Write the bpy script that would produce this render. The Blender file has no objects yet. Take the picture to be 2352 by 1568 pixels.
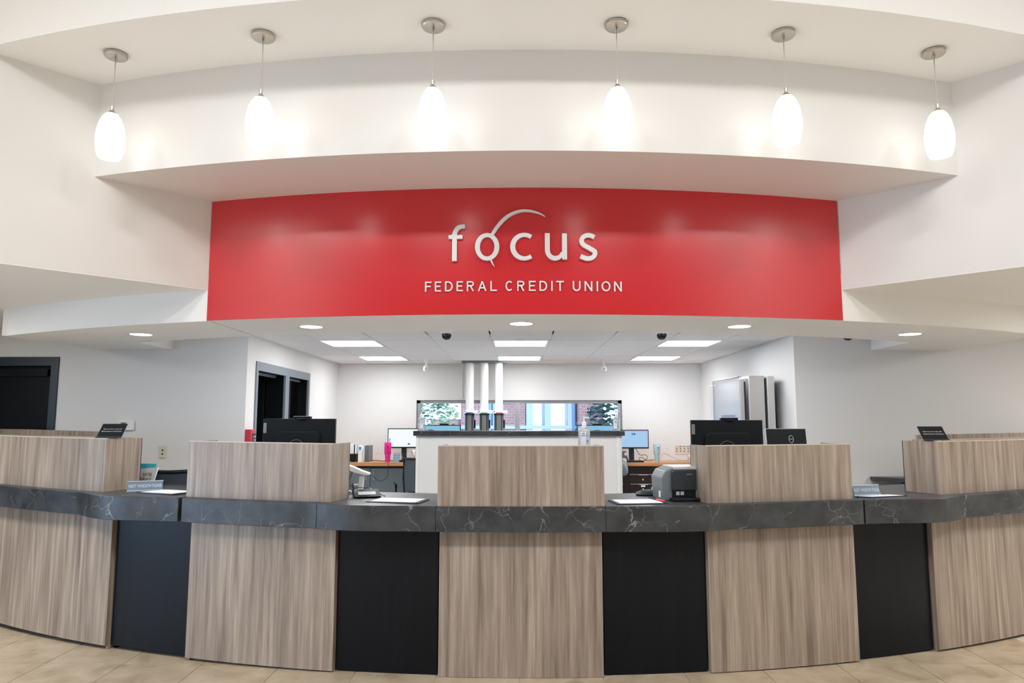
import bpy, bmesh, math, random
from mathutils import Vector, Matrix
random.seed(7)
PI = math.pi
SC = bpy.context.scene
COL = SC.collection

# ------------------------------------------------------------------ camera, world, lights, exposure
cam_d = bpy.data.cameras.new('camera'); cam = bpy.data.objects.new('camera', cam_d); COL.objects.link(cam)
cam_d.sensor_width = 36.0; cam_d.lens = 36.0 * 1620.0 / 2352.0
cam_d.clip_start = 0.05; cam_d.clip_end = 200
cam.location = (0, 0, 1.59)
cam.rotation_euler = (math.radians(90 + 6.48), 0, math.radians(0.211))
SC.camera = cam

w = bpy.data.worlds.new('sky'); SC.world = w; w.use_nodes = True
bg = w.node_tree.nodes['Background']
bg.inputs[0].default_value = (0.44, 0.68, 1.0, 1); bg.inputs[1].default_value = 4.2

def area(name, loc, rot, sx, sy, power, col, portal=False):
    l = bpy.data.lights.new(name, 'AREA'); l.shape = 'RECTANGLE'; l.size = sx; l.size_y = sy
    l.energy = power; l.color = col
    if portal: l.cycles.is_portal = True
    o = bpy.data.objects.new(name, l); o.location = loc; o.rotation_euler = rot; COL.objects.link(o); return o
# unseen fill lamps added above the lobby, and daylight portals in its shopfront windows
for i, (x, y) in enumerate([(-3.9, 0.85), (-1.5, 0.85), (1.6, 0.85), (4.0, 0.85)]):
    area('lobby_fill_lamp', (x, y, 4.66), (0, 0, 0), 0.8, 0.5, 60, (1.0, 0.985, 0.97))
for i, (x, y) in enumerate([(-5.2, 4.6), (-5.5, 0.5), (5.3, 4.6), (6.0, 0.5)]):
    area('side_hall_fill_lamp', (x, y, 2.49), (0, 0, 0), 0.6, 0.6, 42, (1.0, 0.98, 0.95))  # unseen lamps added to lift the light low at the sides
for x in (-1.765, 0.065, 1.895):
    area('office_ceiling_lamp', (x, 5.83, 2.438), (0, 0, 0), 0.58, 0.58, 15, (0.97, 0.98, 1.0))
for y in (-1.0, 1.0, 3.0):
    area('window_portal', (-5.97, y, 1.045), (0, math.radians(-90), 0), 2.0, 2.0, 1, (1, 1, 1), True)

sun_d = bpy.data.lights.new('sun', 'SUN'); sun_d.energy = 3.2; sun_d.angle = 0.02; sun_d.color = (1.0, 0.86, 0.78)
sun = bpy.data.objects.new('sun', sun_d); COL.objects.link(sun); sun.location = (6, -10, 14)
sun.rotation_euler = Vector((-0.2, 0.75, -0.63)).to_track_quat('-Z', 'Y').to_euler()
cy = SC.cycles
cy.max_bounces = 8; cy.diffuse_bounces = 4; cy.glossy_bounces = 3; cy.transmission_bounces = 6; cy.transparent_max_bounces = 8
cy.caustics_reflective = False; cy.caustics_refractive = False; cy.use_adaptive_sampling = True; cy.adaptive_threshold = 0.05
vs = SC.view_settings
vs.view_transform = 'Standard'; vs.look = 'None'; vs.exposure = 0.34; vs.gamma = 1.0; vs.use_curve_mapping = False

# ------------------------------------------------------------------ materials
MATS = {}
def nodes(m): return m.node_tree.nodes, m.node_tree.links
def mat(name, col, rough=0.5, metal=0.0, spec=0.5, emit=0.0, ecol=None, alpha=None, trans=0.0, vary=0.0, vscale=6.0, bump=0.0):
    if name in MATS: return MATS[name]
    m = bpy.data.materials.new(name); m.use_nodes = True
    n, l = nodes(m); b = n['Principled BSDF']
    b.inputs['Base Color'].default_value = (*col, 1); b.inputs['Roughness'].default_value = rough
    b.inputs['Metallic'].default_value = metal; b.inputs['Specular IOR Level'].default_value = spec
    b.inputs['Transmission Weight'].default_value = trans
    if emit:
        b.inputs['Emission Color'].default_value = (*(ecol or col), 1); b.inputs['Emission Strength'].default_value = emit
    if vary or bump:
        tc = n.new('ShaderNodeTexCoord'); nz = n.new('ShaderNodeTexNoise'); nz.inputs['Scale'].default_value = vscale
        nz.inputs['Detail'].default_value = 4; l.new(tc.outputs['Object'], nz.inputs['Vector'])
        if vary:
            mx = n.new('ShaderNodeMix'); mx.data_type = 'RGBA'
            mx.inputs['A'].default_value = (*[c * (1 - vary) for c in col], 1)
            mx.inputs['B'].default_value = (*[min(1, c * (1 + vary)) for c in col], 1)
            l.new(nz.outputs['Fac'], mx.inputs['Factor']); l.new(mx.outputs['Result'], b.inputs['Base Color'])
        if bump:
            bp = n.new('ShaderNodeBump'); bp.inputs['Strength'].default_value = bump; bp.inputs['Distance'].default_value = 0.002
            l.new(nz.outputs['Fac'], bp.inputs['Height']); l.new(bp.outputs['Normal'], b.inputs['Normal'])
    MATS[name] = m; return m

def ramp(n, stops):
    r = n.new('ShaderNodeValToRGB'); e = r.color_ramp.elements
    e[0].position, e[0].color = stops[0][0], (*stops[0][1], 1)
    e[1].position, e[1].color = stops[-1][0], (*stops[-1][1], 1)
    for p, c in stops[1:-1]:
        k = e.new(p); k.color = (*c, 1)
    return r
def wood(name, stops, sc=(26, 26, 1.1), rough=0.36, fine=(150, 150, 2.5), amt=0.35, spec=0.5):
    m = bpy.data.materials.new(name); m.use_nodes = True; n, l = nodes(m); b = n['Principled BSDF']
    tc = n.new('ShaderNodeTexCoord'); mp = n.new('ShaderNodeMapping'); mp.inputs['Scale'].default_value = sc
    l.new(tc.outputs['Object'], mp.inputs['Vector'])
    wn = n.new('ShaderNodeTexNoise'); wn.inputs['Scale'].default_value = 0.35; wn.inputs['Detail'].default_value = 2
    l.new(mp.outputs['Vector'], wn.inputs['Vector'])
    ad = n.new('ShaderNodeMixRGB'); ad.blend_type = 'ADD'; ad.inputs[0].default_value = 0.8
    l.new(mp.outputs['Vector'], ad.inputs[1]); l.new(wn.outputs['Color'], ad.inputs[2])
    nz = n.new('ShaderNodeTexNoise'); nz.inputs['Scale'].default_value = 1.0; nz.inputs['Detail'].default_value = 5; nz.inputs['Roughness'].default_value = 0.62
    l.new(ad.outputs[0], nz.inputs['Vector'])
    r = ramp(n, stops); l.new(nz.outputs['Fac'], r.inputs['Fac'])
    mp2 = n.new('ShaderNodeMapping'); mp2.inputs['Scale'].default_value = fine; l.new(tc.outputs['Object'], mp2.inputs['Vector'])
    nf = n.new('ShaderNodeTexNoise'); nf.inputs['Scale'].default_value = 1.0; nf.inputs['Detail'].default_value = 3
    l.new(mp2.outputs['Vector'], nf.inputs['Vector'])
    rf = ramp(n, [(0.35, (0.62, 0.60, 0.58)), (0.6, (1.08, 1.06, 1.04))]); l.new(nf.outputs['Fac'], rf.inputs['Fac'])
    mu = n.new('ShaderNodeMixRGB'); mu.blend_type = 'MULTIPLY'; mu.inputs[0].default_value = amt
    l.new(r.outputs['Color'], mu.inputs[1]); l.new(rf.outputs['Color'], mu.inputs[2])
    l.new(mu.outputs[0], b.inputs['Base Color']); b.inputs['Roughness'].default_value = rough
    b.inputs['Specular IOR Level'].default_value = spec
    MATS[name] = m; return m

WOOD = wood('taupe_wood_laminate', [(0.30, (0.20, 0.155, 0.125)), (0.45, (0.325, 0.26, 0.21)), (0.56, (0.40, 0.325, 0.265)), (0.66, (0.50, 0.41, 0.335)), (0.74, (0.36, 0.29, 0.235))])
DARKW = wood('black_wood_laminate', [(0.3, (0.0028, 0.0042, 0.007)), (0.6, (0.0045, 0.0065, 0.0105)), (0.75, (0.007, 0.0095, 0.014))], rough=0.3, amt=0.3, spec=0.24)  # blue cast in the black stands in for daylight sheen
DESKW = wood('orange_wood_desk', [(0.3, (0.46, 0.20, 0.08)), (0.55, (0.60, 0.29, 0.13)), (0.75, (0.68, 0.36, 0.18))], sc=(1.2, 26, 26), fine=(2, 150, 150), rough=0.35, amt=0.2)
BROWNW = wood('espresso_wood', [(0.3, (0.013, 0.005, 0.004)), (0.6, (0.024, 0.010, 0.008)), (0.75, (0.035, 0.016, 0.012))], sc=(2, 26, 26), rough=0.35, amt=0.2)

def stone():
    m = bpy.data.materials.new('dark_veined_stone'); m.use_nodes = True; n, l = nodes(m); b = n['Principled BSDF']
    tc = n.new('ShaderNodeTexCoord')
    wn = n.new('ShaderNodeTexNoise'); wn.inputs['Scale'].default_value = 3.5; wn.inputs['Detail'].default_value = 5
    l.new(tc.outputs['Object'], wn.inputs['Vector'])
    ad = n.new('ShaderNodeMixRGB'); ad.blend_type = 'ADD'; ad.inputs[0].default_value = 0.45
    l.new(tc.outputs['Object'], ad.inputs[1]); l.new(wn.outputs['Color'], ad.inputs[2])
    vo = n.new('ShaderNodeTexVoronoi'); vo.feature = 'DISTANCE_TO_EDGE'; vo.inputs['Scale'].default_value = 4.2
    l.new(ad.outputs[0], vo.inputs['Vector'])
    rv = ramp(n, [(0.0, (1, 1, 1)), (0.016, (0, 0, 0))]); l.new(vo.outputs['Distance'], rv.inputs['Fac'])
    mk = n.new('ShaderNodeTexNoise'); mk.inputs['Scale'].default_value = 5.0; mk.inputs['Detail'].default_value = 3
    l.new(tc.outputs['Object'], mk.inputs['Vector'])
    rm = ramp(n, [(0.42, (0, 0, 0)), (0.72, (1, 1, 1))]); l.new(mk.outputs['Fac'], rm.inputs['Fac'])
    ve = n.new('ShaderNodeMixRGB'); ve.blend_type = 'MULTIPLY'; ve.inputs[0].default_value = 1
    l.new(rv.outputs['Color'], ve.inputs[1]); l.new(rm.outputs['Color'], ve.inputs[2])
    nb = n.new('ShaderNodeTexNoise'); nb.inputs['Scale'].default_value = 9; nb.inputs['Detail'].default_value = 6
    l.new(tc.outputs['Object'], nb.inputs['Vector'])
    rb = ramp(n, [(0.35, (0.030, 0.032, 0.035)), (0.65, (0.058, 0.062, 0.067))]); l.new(nb.outputs['Fac'], rb.inputs['Fac'])
    mx = n.new('ShaderNodeMixRGB'); l.new(ve.outputs[0], mx.inputs[0]); l.new(rb.outputs['Color'], mx.inputs[1])
    mx.inputs[2].default_value = (0.33, 0.325, 0.32, 1)
    l.new(mx.outputs[0], b.inputs['Base Color']); b.inputs['Roughness'].default_value = 0.36
    b.inputs['Specular IOR Level'].default_value = 0.5
    MATS['stone'] = m; return m
STONE = stone()

def tilemat():
    m = bpy.data.materials.new('beige_floor_tile'); m.use_nodes = True; n, l = nodes(m); b = n['Principled BSDF']
    g = n.new('ShaderNodeNewGeometry')
    nz = n.new('ShaderNodeTexNoise'); nz.inputs['Scale'].default_value = 5; nz.inputs['Detail'].default_value = 7; nz.inputs['Roughness'].default_value = 0.6; nz.inputs['Distortion'].default_value = 0.6
    l.new(g.outputs['Position'], nz.inputs['Vector'])
    r = ramp(n, [(0.30, (0.36, 0.275, 0.19)), (0.45, (0.49, 0.395, 0.275)), (0.6, (0.56, 0.46, 0.335)), (0.75, (0.64, 0.55, 0.42))]); l.new(nz.outputs['Fac'], r.inputs['Fac'])
    l.new(r.outputs['Color'], b.inputs['Base Color']); b.inputs['Roughness'].default_value = 0.4
    MATS['tile'] = m; return m
TILE = tilemat()
GROUT = mat('grout', (0.60, 0.54, 0.45), 0.8)
WALL = mat('cream_wall_paint', (0.80, 0.785, 0.76), 0.6)
WALLC = mat('white_wall_paint', (0.78, 0.775, 0.765), 0.6)
CEIL = mat('ceiling_paint', (0.90, 0.885, 0.855), 0.7)
RED = mat('red_gloss_paint', (0.64, 0.018, 0.026), 0.25, spec=0.8)
CTILE = mat('ceiling_tile_board', (0.85, 0.84, 0.85), 0.85)
GRIDM = mat('ceiling_grid_metal', (0.80, 0.80, 0.80), 0.5)
NICKEL = mat('brushed_nickel', (0.55, 0.52, 0.47), 0.28, 1.0)
STEEL = mat('stainless_steel', (0.78, 0.77, 0.76), 0.42, 1.0)
CHROME = mat('polished_steel', (0.8, 0.8, 0.8), 0.12, 1.0)
GLASSLIT = mat('lit_opal_glass', (1.0, 0.98, 0.95), 0.3, emit=2.5, ecol=(1.0, 0.97, 0.94))
TROF = mat('led_diffuser', (1, 1, 1), 0.5, emit=13.5, ecol=(0.97, 0.98, 1.0))
DOWN = mat('downlight_lens', (1, 1, 1), 0.5, emit=28.0, ecol=(0.97, 0.97, 1.0))
WHITEP = mat('white_plastic', (0.82, 0.82, 0.82), 0.4)
WHITEM = mat('white_enamel', (0.85, 0.84, 0.82), 0.45)
LETTER = mat('white_sign_letter', (0.82, 0.82, 0.82), 0.4)
BLACKP = mat('black_plastic', (0.010, 0.013, 0.015), 0.42, spec=0.22)
BLACKG = mat('black_gloss', (0.010, 0.012, 0.016), 0.2)
DGREY = mat('dark_grey_plastic', (0.032, 0.042, 0.048), 0.45, spec=0.3)
MGREY = mat('mid_grey_plastic', (0.16, 0.19, 0.21), 0.4)
LGREY = mat('light_grey_plastic', (0.5, 0.52, 0.54), 0.4)
CABG = mat('slate_grey_cabinet', (0.135, 0.165, 0.185), 0.45)
FRAMEG = mat('blue_grey_door_frame', (0.19, 0.22, 0.25), 0.45)
DOORD = mat('black_door_and_shade', (0.004, 0.005, 0.006), 0.42, spec=0.15)  # door black; on the jambs it stands in for shade
FRAMEN = mat('navy_door_frame', (0.018, 0.028, 0.040), 0.4)
DARKR = mat('painted_darkness', (0.010, 0.010, 0.011), 0.9, spec=0.05)  # near-black colour stands in for missing light
ALU = mat('aluminium_frame', (0.42, 0.44, 0.46), 0.4, 0.8)
PAPER = mat('white_paper', (0.88, 0.88, 0.90), 0.7)
NAVY = mat('navy_board', (0.02, 0.03, 0.07), 0.45)
SIGNB = mat('steel_blue_sign', (0.13, 0.22, 0.32), 0.4)
PINK = mat('hot_pink_enamel', (0.85, 0.02, 0.30), 0.35)
PINKD = mat('pink_band', (0.62, 0.01, 0.18), 0.4)
MUGB = mat('pale_blue_ceramic', (0.33, 0.45, 0.58), 0.3)
MUGP = mat('mug_print', (0.10, 0.14, 0.24), 0.4)
AQUA = mat('aqua_enamel', (0.42, 0.60, 0.62), 0.3)
PALEB = mat('pale_blue_grey', (0.50, 0.60, 0.66), 0.35)
REDP = mat('red_plastic', (0.72, 0.05, 0.04), 0.35)
FIRE = mat('fire_red_enamel', (0.55, 0.03, 0.05), 0.4)
CABLE = mat('black_cable', (0.012, 0.013, 0.016), 0.5)
CABLEL = mat('grey_cable', (0.30, 0.31, 0.33), 0.5)
SKIN = mat('skin', (0.55, 0.33, 0.24), 0.5)
SHIRTW = mat('white_shirt_cloth', (0.76, 0.75, 0.73), 0.85)
SHIRTG = mat('grey_teal_sleeve', (0.20, 0.27, 0.28), 0.85)
TROU = mat('dark_trousers', (0.02, 0.022, 0.03), 0.9)
HAIR = mat('brown_hair', (0.04, 0.022, 0.013), 0.6)
IVORY = mat('ivory_plastic', (0.70, 0.66, 0.55), 0.4)
BRASS = mat('pale_brass', (0.75, 0.66, 0.48), 0.25, 1.0)
LCD = mat('green_lcd', (0.05, 0.11, 0.10), 0.3)
TEALC = mat('turquoise_card', (0.05, 0.50, 0.62), 0.5)
MESHM = mat('mesh_fabric', (0.05, 0.065, 0.08), 0.8, vary=0.3, vscale=250)
BLUEL = mat('blue_label', (0.02, 0.05, 0.40), 0.4)
GREENL = mat('green_label', (0.01, 0.36, 0.22), 0.4)
REDL = mat('red_label', (0.65, 0.02, 0.10), 0.4)
CARR = mat('smoky_carrier', (0.17, 0.17, 0.175), 0.2)
SCRW = mat('screen_white', (0.05, 0.05, 0.05), 0.3, emit=0.78, ecol=(0.86, 0.93, 1.0))
SCRB = mat('screen_blue', (0.05, 0.05, 0.05), 0.3, emit=0.62, ecol=(0.42, 0.68, 1.0))
SCRC = mat('screen_cyan', (0.05, 0.05, 0.05), 0.3, emit=0.55, ecol=(0.28, 0.66, 0.95))
SCRP = mat('screen_purple_bar', (0.05, 0.05, 0.05), 0.3, emit=0.6, ecol=(0.55, 0.42, 0.85))
SCRD = mat('screen_dark_mark', (0.02, 0.05, 0.12), 0.3, emit=0.1, ecol=(0.05, 0.1, 0.3))
LOGOG = mat('silver_badge', (0.55, 0.56, 0.58), 0.3, 0.6)
TEXTK = mat('print_black', (0.02, 0.02, 0.025), 0.6)
TEXTW = mat('print_white', (0.80, 0.82, 0.86), 0.6)
LABELB = mat('label_blue', (0.02, 0.28, 0.62), 0.5)
LABELV = mat('label_violet', (0.12, 0.07, 0.25), 0.5)
PUMP = mat('clear_white_pump', (0.80, 0.82, 0.84), 0.3)

def glassmat(name, tint, refl=1.0, rough=0.02):
    m = bpy.data.materials.new(name); m.use_nodes = True; n, l = nodes(m)
    n.remove(n['Principled BSDF']); out = n['Material Output']
    t = n.new('ShaderNodeBsdfTransparent'); t.inputs[0].default_value = (*tint, 1)
    g = n.new('ShaderNodeBsdfGlossy'); g.inputs['Roughness'].default_value = rough
    fr = n.new('ShaderNodeFresnel'); fr.inputs[0].default_value = 1.5
    mu = n.new('ShaderNodeMath'); mu.operation = 'MULTIPLY'; mu.inputs[1].default_value = refl; mu.use_clamp = True
    mx = n.new('ShaderNodeMixShader'); l.new(fr.outputs[0], mu.inputs[0]); l.new(mu.outputs[0], mx.inputs[0])
    l.new(t.outputs[0], mx.inputs[1]); l.new(g.outputs[0], mx.inputs[2]); l.new(mx.outputs[0], out.inputs[0])
    MATS[name] = m; return m
PANE = glassmat('window_pane', (0.90, 0.94, 0.96), 1.6)
ACRYL = glassmat('clear_acrylic', (0.92, 0.93, 0.94), 0.3, 0.12)
CLEARB = mat('clear_bottle', (0.86, 0.89, 0.92), 0.12, trans=0.62)

# ------------------------------------------------------------------ geometry helpers
class MB:
    def __init__(s): s.v = []; s.f = []
    def add(s, vs, fs):
        o = len(s.v); s.v += [tuple(p) for p in vs]; s.f += [tuple(i + o for i in f) for f in fs]; return s
    def box(s, x0, x1, y0, y1, z0, z1, M=None):
        vs = [Vector((x, y, z)) for z in (z0, z1) for y in (y0, y1) for x in (x0, x1)]
        if M is not None: vs = [M @ p for p in vs]
        return s.add(vs, [(0, 2, 3, 1), (4, 5, 7, 6), (0, 1, 5, 4), (2, 6, 7, 3), (0, 4, 6, 2), (1, 3, 7, 5)])
    def prism(s, poly, z0, z1, M=None):
        n = len(poly); vs = [Vector((x, y, z0)) for x, y in poly] + [Vector((x, y, z1)) for x, y in poly]
        if M is not None: vs = [M @ p for p in vs]
        return s.add(vs, [tuple(range(n - 1, -1, -1)), tuple(range(n, 2 * n))] + [(i, (i + 1) % n, n + (i + 1) % n, n + i) for i in range(n)])
    def lathe(s, prof, n=24, c=(0, 0, 0), M=None, sx=1, sy=1):
        vs = []; fs = []
        for r, z in prof:
            for k in range(n):
                a = 2 * PI * k / n; vs.append(Vector((c[0] + r * sx * math.cos(a), c[1] + r * sy * math.sin(a), c[2] + z)))
        for i in range(len(prof) - 1):
            for k in range(n):
                fs.append((i * n + k, i * n + (k + 1) % n, (i + 1) * n + (k + 1) % n, (i + 1) * n + k))
        fs.append(tuple(range(n - 1, -1, -1))); m = (len(prof) - 1) * n; fs.append(tuple(range(m, m + n)))
        if M is not None: vs = [M @ p for p in vs]
        return s.add(vs, fs)
    def tube(s, pts, r, n=8, r2=None):
        pts = [Vector(p) for p in pts]; vs = []; fs = []
        for i, p in enumerate(pts):
            d = (pts[min(i + 1, len(pts) - 1)] - pts[max(i - 1, 0)]).normalized()
            u = d.cross(Vector((0, 0, 1)))
            if u.length < 1e-3: u = d.cross(Vector((1, 0, 0)))
            u.normalize(); v = d.cross(u); rr = r if r2 is None else r + (r2 - r) * i / (len(pts) - 1)
            for k in range(n):
                a = 2 * PI * k / n; vs.append(p + u * rr * math.cos(a) + v * rr * math.sin(a))
        for i in range(len(pts) - 1):
            for k in range(n): fs.append((i * n + k, i * n + (k + 1) % n, (i + 1) * n + (k + 1) % n, (i + 1) * n + k))
        fs.append(tuple(range(n - 1, -1, -1))); m = (len(pts) - 1) * n; fs.append(tuple(range(m, m + n)))
        return s.add(vs, fs)
    def strip(s, L, R, d, closed=False, y0=0.0):
        # flat band between two 2D outlines (x,z), front at y0-d, back at y0
        n = len(L); o = []
        for P in (L, R):
            for x, z in P: o.append((x, y0 - d, z))
        for P in (L, R):
            for x, z in P: o.append((x, y0, z))
        fs = []; m = n if closed else n - 1
        for i in range(m):
            j = (i + 1) % n
            fs += [(i, j, n + j, n + i), (2 * n + i, 3 * n + i, 3 * n + j, 2 * n + j), (i, 2 * n + i, 2 * n + j, j), (n + i, n + j, 3 * n + j, 3 * n + i)]
        if not closed:
            fs += [(0, n, 3 * n, 2 * n), (n - 1, 3 * n - 1, 4 * n - 1, 2 * n - 1)]
        return s.add(o, fs)
    def ribbon(s, pts, wd, d, y0=0.0):
        n = len(pts); L = []; R = []
        for i in range(n):
            def nrm(a, b):
                dx, dz = b[0] - a[0], b[1] - a[1]; q = math.hypot(dx, dz) or 1; return (-dz / q, dx / q)
            n1 = nrm(pts[max(i - 1, 0)], pts[max(i - 1, 0) + 1]); n2 = nrm(pts[min(i, n - 2)], pts[min(i, n - 2) + 1])
            nx, nz = n1[0] + n2[0], n1[1] + n2[1]; q = math.hypot(nx, nz) or 1; nx /= q; nz /= q
            k = 1 / max(0.5, nx * n1[0] + nz * n1[1]); ww = (wd if not hasattr(wd, '__len__') else wd[i]) / 2 * k
            L.append((pts[i][0] + nx * ww, pts[i][1] + nz * ww)); R.append((pts[i][0] - nx * ww, pts[i][1] - nz * ww))
        return s.strip(L, R, d, y0=y0)

def mesh_of(name, mb):
    me = bpy.data.meshes.new(name); me.from_pydata(mb.v, [], mb.f); me.update()
    bm = bmesh.new(); bm.from_mesh(me); bmesh.ops.recalc_face_normals(bm, faces=bm.faces); bm.to_mesh(me); bm.free()
    return me
def obj(name, mb, m, parent=None, smooth=False, bevel=0.0, loc=None):
    me = mb if isinstance(mb, bpy.types.Mesh) else mesh_of(name, mb)
    if m is not None and not me.materials: me.materials.append(m)
    o = bpy.data.objects.new(name, me); COL.objects.link(o)
    if parent is not None: o.parent = parent
    if loc is not None: o.location = loc
    if smooth:
        for p in me.polygons: p.use_smooth = True
        try: me.set_sharp_from_angle(angle=math.radians(38))
        except Exception: pass
    if bevel:
        b = o.modifiers.new('bevel', 'BEVEL'); b.width = bevel; b.segments = 2; b.limit_method = 'ANGLE'
    return o
def tag(o, label, cat, group=None):
    o['label'] = label; o['category'] = cat
    if group: o['group'] = group
    return o
def thing(name, label, cat, loc=(0, 0, 0), rz=0.0, group=None):
    o = bpy.data.objects.new(name, None); o.empty_display_size = 0.1; COL.objects.link(o)
    o.location = loc; o.rotation_euler = (0, 0, rz); return tag(o, label, cat, group)
def struct(name, mb, m, parent=None, smooth=False, bevel=0.0, label=None):
    o = obj(name, mb, m, parent, smooth, bevel)
    if parent is None: o['kind'] = 'structure'
    if label: o['label'] = label
    return o
def rot(ax, a): return Matrix.Rotation(a, 4, ax)
def at(x, y, z): return Matrix.Translation((x, y, z))
def textmesh(body, size, depth=0.0005, sx=1.0, align='CENTER'):
    c = bpy.data.curves.new('lettering', 'FONT'); c.body = body; c.size = size; c.extrude = depth
    c.align_x = align; c.align_y = 'CENTER'; c.resolution_u = 3
    o = bpy.data.objects.new('lettering', c); COL.objects.link(o)
    dg = bpy.context.evaluated_depsgraph_get()
    me = bpy.data.meshes.new_from_object(o.evaluated_get(dg)); bpy.data.objects.remove(o); bpy.data.curves.remove(c)
    me.transform(Matrix.Diagonal((sx, 1, 1, 1)) ); me.transform(rot('X', PI / 2)); me.materials.clear(); return me   # stands upright facing -y

# concentric layout: every curved element shares one centre
CX, CY = 0.075, 13.0
def th(x, R): return math.asin((x - CX) / R)
def pol(t, r): return (CX + r * math.sin(t), CY - r * math.cos(t))
def ring(mb, t0, t1, r0, r1, z0, z1, n=24, dz=None):
    """curved solid; r1 may be a function of angle; dz lifts by angle"""
    vs = []; fs = []
    for i in range(n + 1):
        t = t0 + (t1 - t0) * i / n; ro = r1(t) if callable(r1) else r1; e = dz(t) if dz else 0
        a, b = pol(t, r0), pol(t, ro)
        vs += [(a[0], a[1], z0 + e), (b[0], b[1], z0 + e), (b[0], b[1], z1 + e), (a[0], a[1], z1 + e)]
    for i in range(n):
        p = 4 * i; q = p + 4
        fs += [(p, q, q + 1, p + 1), (p + 1, q + 1, q + 2, p + 2), (p + 2, q + 2, q + 3, p + 3), (p + 3, q + 3, q, p)]
    fs += [(0, 1, 2, 3), (4 * n + 3, 4 * n + 2, 4 * n + 1, 4 * n)]
    mb.add(vs, fs); return mb

# ------------------------------------------------------------------ the setting
fl = struct('floor', MB().box(-8.4, 8.4, -5.2, 10.6, -0.1, -0.004), GROUT)
XL0, XR0 = -4.4, 4.5
tp = 0.5235
tile_me = None
for j in range(-1, 5):
    for i in range(-9, 10):
        x0 = -1.54 + tp * (i - 3) + 0.0; y0 = 4.355 - 2 * tp + tp * j
        mb = MB().box(0.003, tp - 0.003, 0.003, tp - 0.003, -0.004, 0.0)
        if tile_me is None:
            tile_me = mesh_of('tile', mb); tile_me.materials.append(TILE)
        t = bpy.data.objects.new('tile', tile_me); COL.objects.link(t); t.parent = fl; t.location = (x0 + 1.57, y0, 0)

struct('floor_office', MB().box(XL0, XR0, 6.3, 10.38, -0.003, 0.002), mat('office_floor_bounce', (0.78, 0.77, 0.75), 0.5))  # unseen floor added pale to bounce light up to the ceiling
# soffits and curved walls
struct('wall_header', ring(MB(), th(-4.18, 8.434), th(4.30, 8.434), 7.6, 8.434, 2.286, 2.62, 64), CEIL, smooth=True, label='cream curved bulkhead over the counter')
struct('wall_red', ring(MB(), th(-2.147, 8.438), th(2.28, 8.438), 8.2, 8.438, 2.288, 3.2, 48), RED, smooth=True, label='curved glossy red sign wall')
struct('wall_upper', ring(MB(), th(-3.5, 9.087), th(3.6, 9.087), 8.1, 9.087, 3.141, 3.9, 64), WALL, smooth=True, label='curved cream wall band behind the pendants')
struct('ceiling_pendant', ring(MB(), th(-3.7, 9.65), th(3.85, 9.65), 8.9, 9.65, 3.755, 4.78, 64), CEIL, smooth=True, label='curved ceiling strip the pendants hang from')
def slantwall(name, p, q, t):
    d = (Vector(q) - Vector(p)).normalized(); nn = Vector((-d.y, d.x)) * t
    a, b = Vector(p), Vector(q)
    struct(name, MB().prism([tuple(a), tuple(b), tuple(b + nn), tuple(a + nn)], 2.511, 4.78), WALL)
slantwall('wall_slant_left', (-2.147, 4.868), (-4.80, 2.215), -0.2)
slantwall('wall_slant_right', (2.28, 4.868), (4.933, 2.215), 0.2)
struct('wall_lobby_left', MB().box(-5.0, -4.80, -5.0, 2.22, 2.511, 4.78), WALL)
struct('wall_lobby_right', MB().box(4.933, 5.13, -5.0, 2.22, 2.511, 4.78), WALL)
struct('ceiling_side_left', MB().prism([(-2.1475, 4.8685), (-4.80, 2.2155), (-4.80, -5.0), (-8.3, -5.0), (-8.3, 6.95), (-2.1475, 6.95)], 2.505, 2.512), CEIL)
struct('ceiling_side_right', MB().prism([(2.2805, 4.8685), (2.2805, 6.95), (8.3, 6.95), (8.3, -5.0), (4.933, -5.0), (4.933, 2.2155)], 2.505, 2.512), CEIL)
struct('ceiling_lobby', MB().box(-8.4, 8.4, -5.2, 10.6, 4.78, 4.9), WALLC)
# lowered ceiling slabs at both ends of the counter
struct('ceiling_low_left', MB().prism([(-4.178, 5.688), (-3.33, 5.9), (-3.33, 6.84), (-4.06, 6.84)], 2.2865, 2.62), CEIL)
struct('ceiling_low_right', MB().prism([(3.5, 5.95), (4.298, 5.708), (4.28, 6.91), (3.5, 6.91)], 2.2865, 2.62), CEIL)

struct('trim_1', MB().box(-2.125, -2.119, 4.88, 5.70, 2.2850, 2.2862), mat('joint_line', (0.45, 0.43, 0.40), 0.8))  # thin strip marking the board joint in the soffit
# walls either side of the back office opening
YL, YR = 6.83, 6.90
mb = MB(); mb.box(-4.43, -2.60, YL, YL + 0.15, 0, 2.9); mb.box(-5.55, -4.43, YL, YL + 0.15, 2.215, 2.9); mb.box(-8.3, -5.55, YL, YL + 0.15, 0, 2.9)
struct('wall_left', mb, WALLC)
struct('wall_right', MB().box(2.74, 8.3, YR, YR + 0.2, 0, 2.9), WALLC)
XL, XR, YB = -2.60, 2.74, 10.38
mb = MB(); mb.box(XL - 0.2, XL, YL + 0.15, 7.06, 0, 2.9); mb.box(XL - 0.2, XL, 7.06, 8.92, 2.195, 2.9); mb.box(XL - 0.2, XL, 8.92, YB + 0.2, 0, 2.9)
struct('wall_office_left', mb, WALLC)
struct('wall_office_right', MB().box(XR, XR + 0.2, YR + 0.2, YB + 0.2, 0, 2.9), WALLC)
WX0, WX1, WZ0, WZ1 = -1.44, 1.574, 1.22, 1.902
mb = MB(); mb.box(XL, WX0, YB, YB + 0.2, 0, 2.9); mb.box(WX1, XR, YB, YB + 0.2, 0, 2.9); mb.box(WX0, WX1, YB, YB + 0.2, 0, WZ0); mb.box(WX0, WX1, YB, YB + 0.2, WZ1, 2.9)
struct('wall_back', mb, WALLC)
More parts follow.
